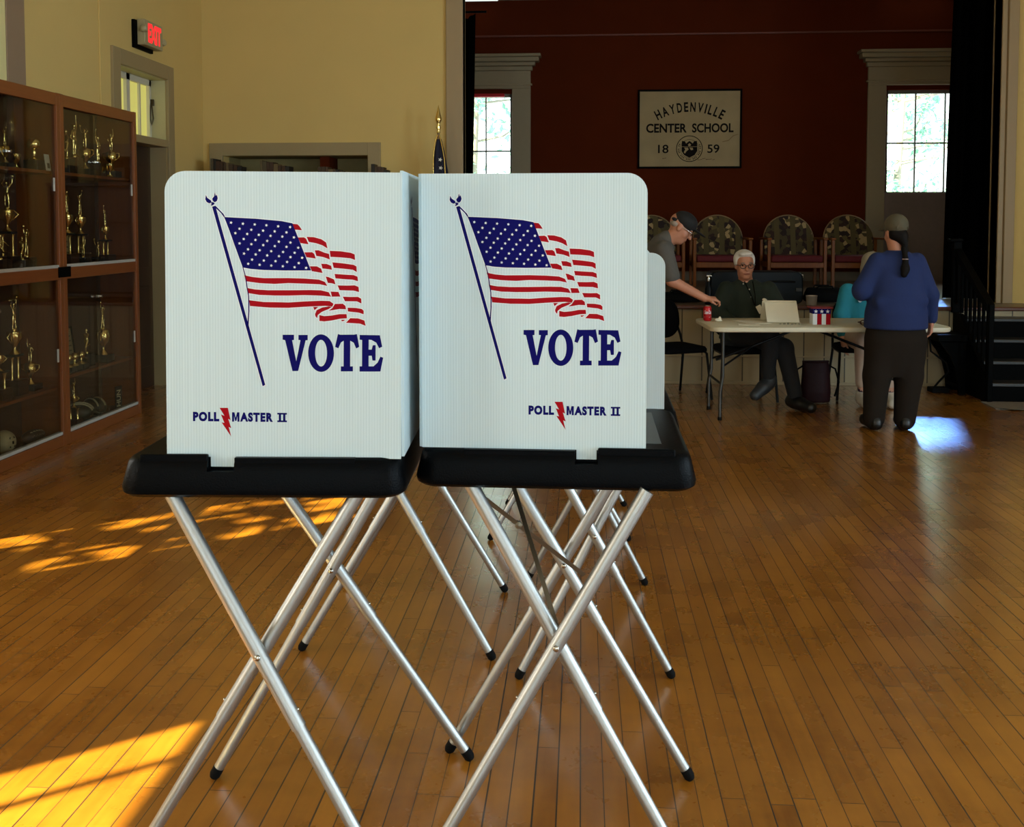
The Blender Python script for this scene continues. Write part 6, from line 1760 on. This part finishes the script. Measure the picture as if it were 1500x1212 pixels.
# ================================================================== light and camera
def area(name, loc, rot, sx, sy, power, colr):
    l = bpy.data.lights.new(name, 'AREA'); l.shape = 'RECTANGLE'; l.size = sx; l.size_y = sy; l.energy = power; l.color = colr
    o = bpy.data.objects.new(name, l); COL.objects.link(o); o.location = loc; o.rotation_euler = rot
    return o
# daylight at each window of the hall
LK, RK, BK_ = 50.0, 138.0, 60.0
for o in (WIN_A,):
    area('left_window_daylight', (WALL_X - 0.03, (o[0] + o[1]) / 2, (o[2] + o[3]) / 2), (0, R(-90), 0), o[3] - o[2] - .1, o[1] - o[0] - .1, LK, (1.0, 0.93, 0.80))
o = WIN_B
area('left_window_daylight', (WALL_X - 0.03, (o[0] + o[1]) / 2, (o[2] + o[3]) / 2), (0, R(-90), 0), o[3] - o[2] - .1, o[1] - o[0] - .1, LK * .5, (1.0, 0.93, 0.80))
for o in RW:
    area('right_window_daylight', (RIGHT_X + 0.03, (o[0] + o[1]) / 2, (o[2] + o[3]) / 2), (0, R(90), 0), o[3] - o[2] - .1, o[1] - o[0] - .1, RK, (0.58, 0.82, 1.0))
for o in BW:
    area('rear_window_daylight', ((o[0] + o[1]) / 2, REAR_Y - 0.03, (o[2] + o[3]) / 2), (R(90), 0, 0), o[1] - o[0] - .1, o[3] - o[2] - .1, BK_, (0.54, 0.83, 1.0))
# low afternoon sun from the left
d = Vector((0.8, 0.6, -math.tan(R(38)))).normalized()
s = bpy.data.lights.new('sun', 'SUN'); s.energy = 40.0; s.angle = R(0.6); s.color = (1.0, 0.90, 0.40)
so = bpy.data.objects.new('sun', s); COL.objects.link(so); so.rotation_euler = d.to_track_quat('-Z', 'Y').to_euler(); so.location = (-8, -4, 8)
# blue sky glare falling through the right stage window
tgt = Vector((4.55, 13.6, 3.02)); fl_ = Vector((2.62, 7.45, 0.0)); dv = tgt - fl_
sp = bpy.data.lights.new('stage_window_glare', 'SPOT'); sp.energy = 85000; sp.color = (0.16, 0.36, 1.0); sp.spot_size = R(3.3); sp.spot_blend = 0.6; sp.shadow_soft_size = 0.5
spo = bpy.data.objects.new('stage_window_glare', sp); COL.objects.link(spo); spo.location = tgt + dv * 3.0; spo.rotation_euler = (-dv).to_track_quat('-Z', 'Y').to_euler()

w = bpy.data.worlds.new('World'); SC.world = w; w.use_nodes = True
nt = w.node_tree; bg = nt.nodes['Background']
bg.inputs[0].default_value = (0.90, 0.985, 1.0, 1); bg.inputs[1].default_value = 4.5
for x, y, z, sx, sy in ((4.53, STAGE_BACK + 0.2, 2.62, 0.97, 1.36), (-1.28, STAGE_BACK + 0.2, 2.6, 0.65, 1.4)):
    a = area('stage_window_portal', (x, y, z), (R(-90), 0, 0), sx, sy, 1, (1, 1, 1)); a.data.cycles.is_portal = True

cam = bpy.data.cameras.new('Camera'); co = bpy.data.objects.new('Camera', cam); COL.objects.link(co)
cam.sensor_fit = 'HORIZONTAL'; cam.sensor_width = 36; cam.lens = 36 * 1450 / 1500
cam.shift_x = 0.0; cam.shift_y = -(606 - 402) / 1500
co.location = (0, 0, 1.53); co.rotation_euler = (R(90 - 2.961), 0, R(4.024))
cam.clip_start = 0.05
SC.camera = co
vs = SC.view_settings
SC.display_settings.display_device = 'sRGB'
vs.view_transform = 'Standard'; vs.look = 'None'; vs.exposure = 0.0; vs.gamma = 1.0; vs.use_curve_mapping = False
c = SC.cycles
c.use_denoising = True
c.max_bounces = 7; c.diffuse_bounces = 4; c.glossy_bounces = 4; c.transparent_max_bounces = 12; c.transmission_bounces = 4
c.sample_clamp_indirect = 6.0
c.caustics_reflective = False; c.caustics_refractive = False
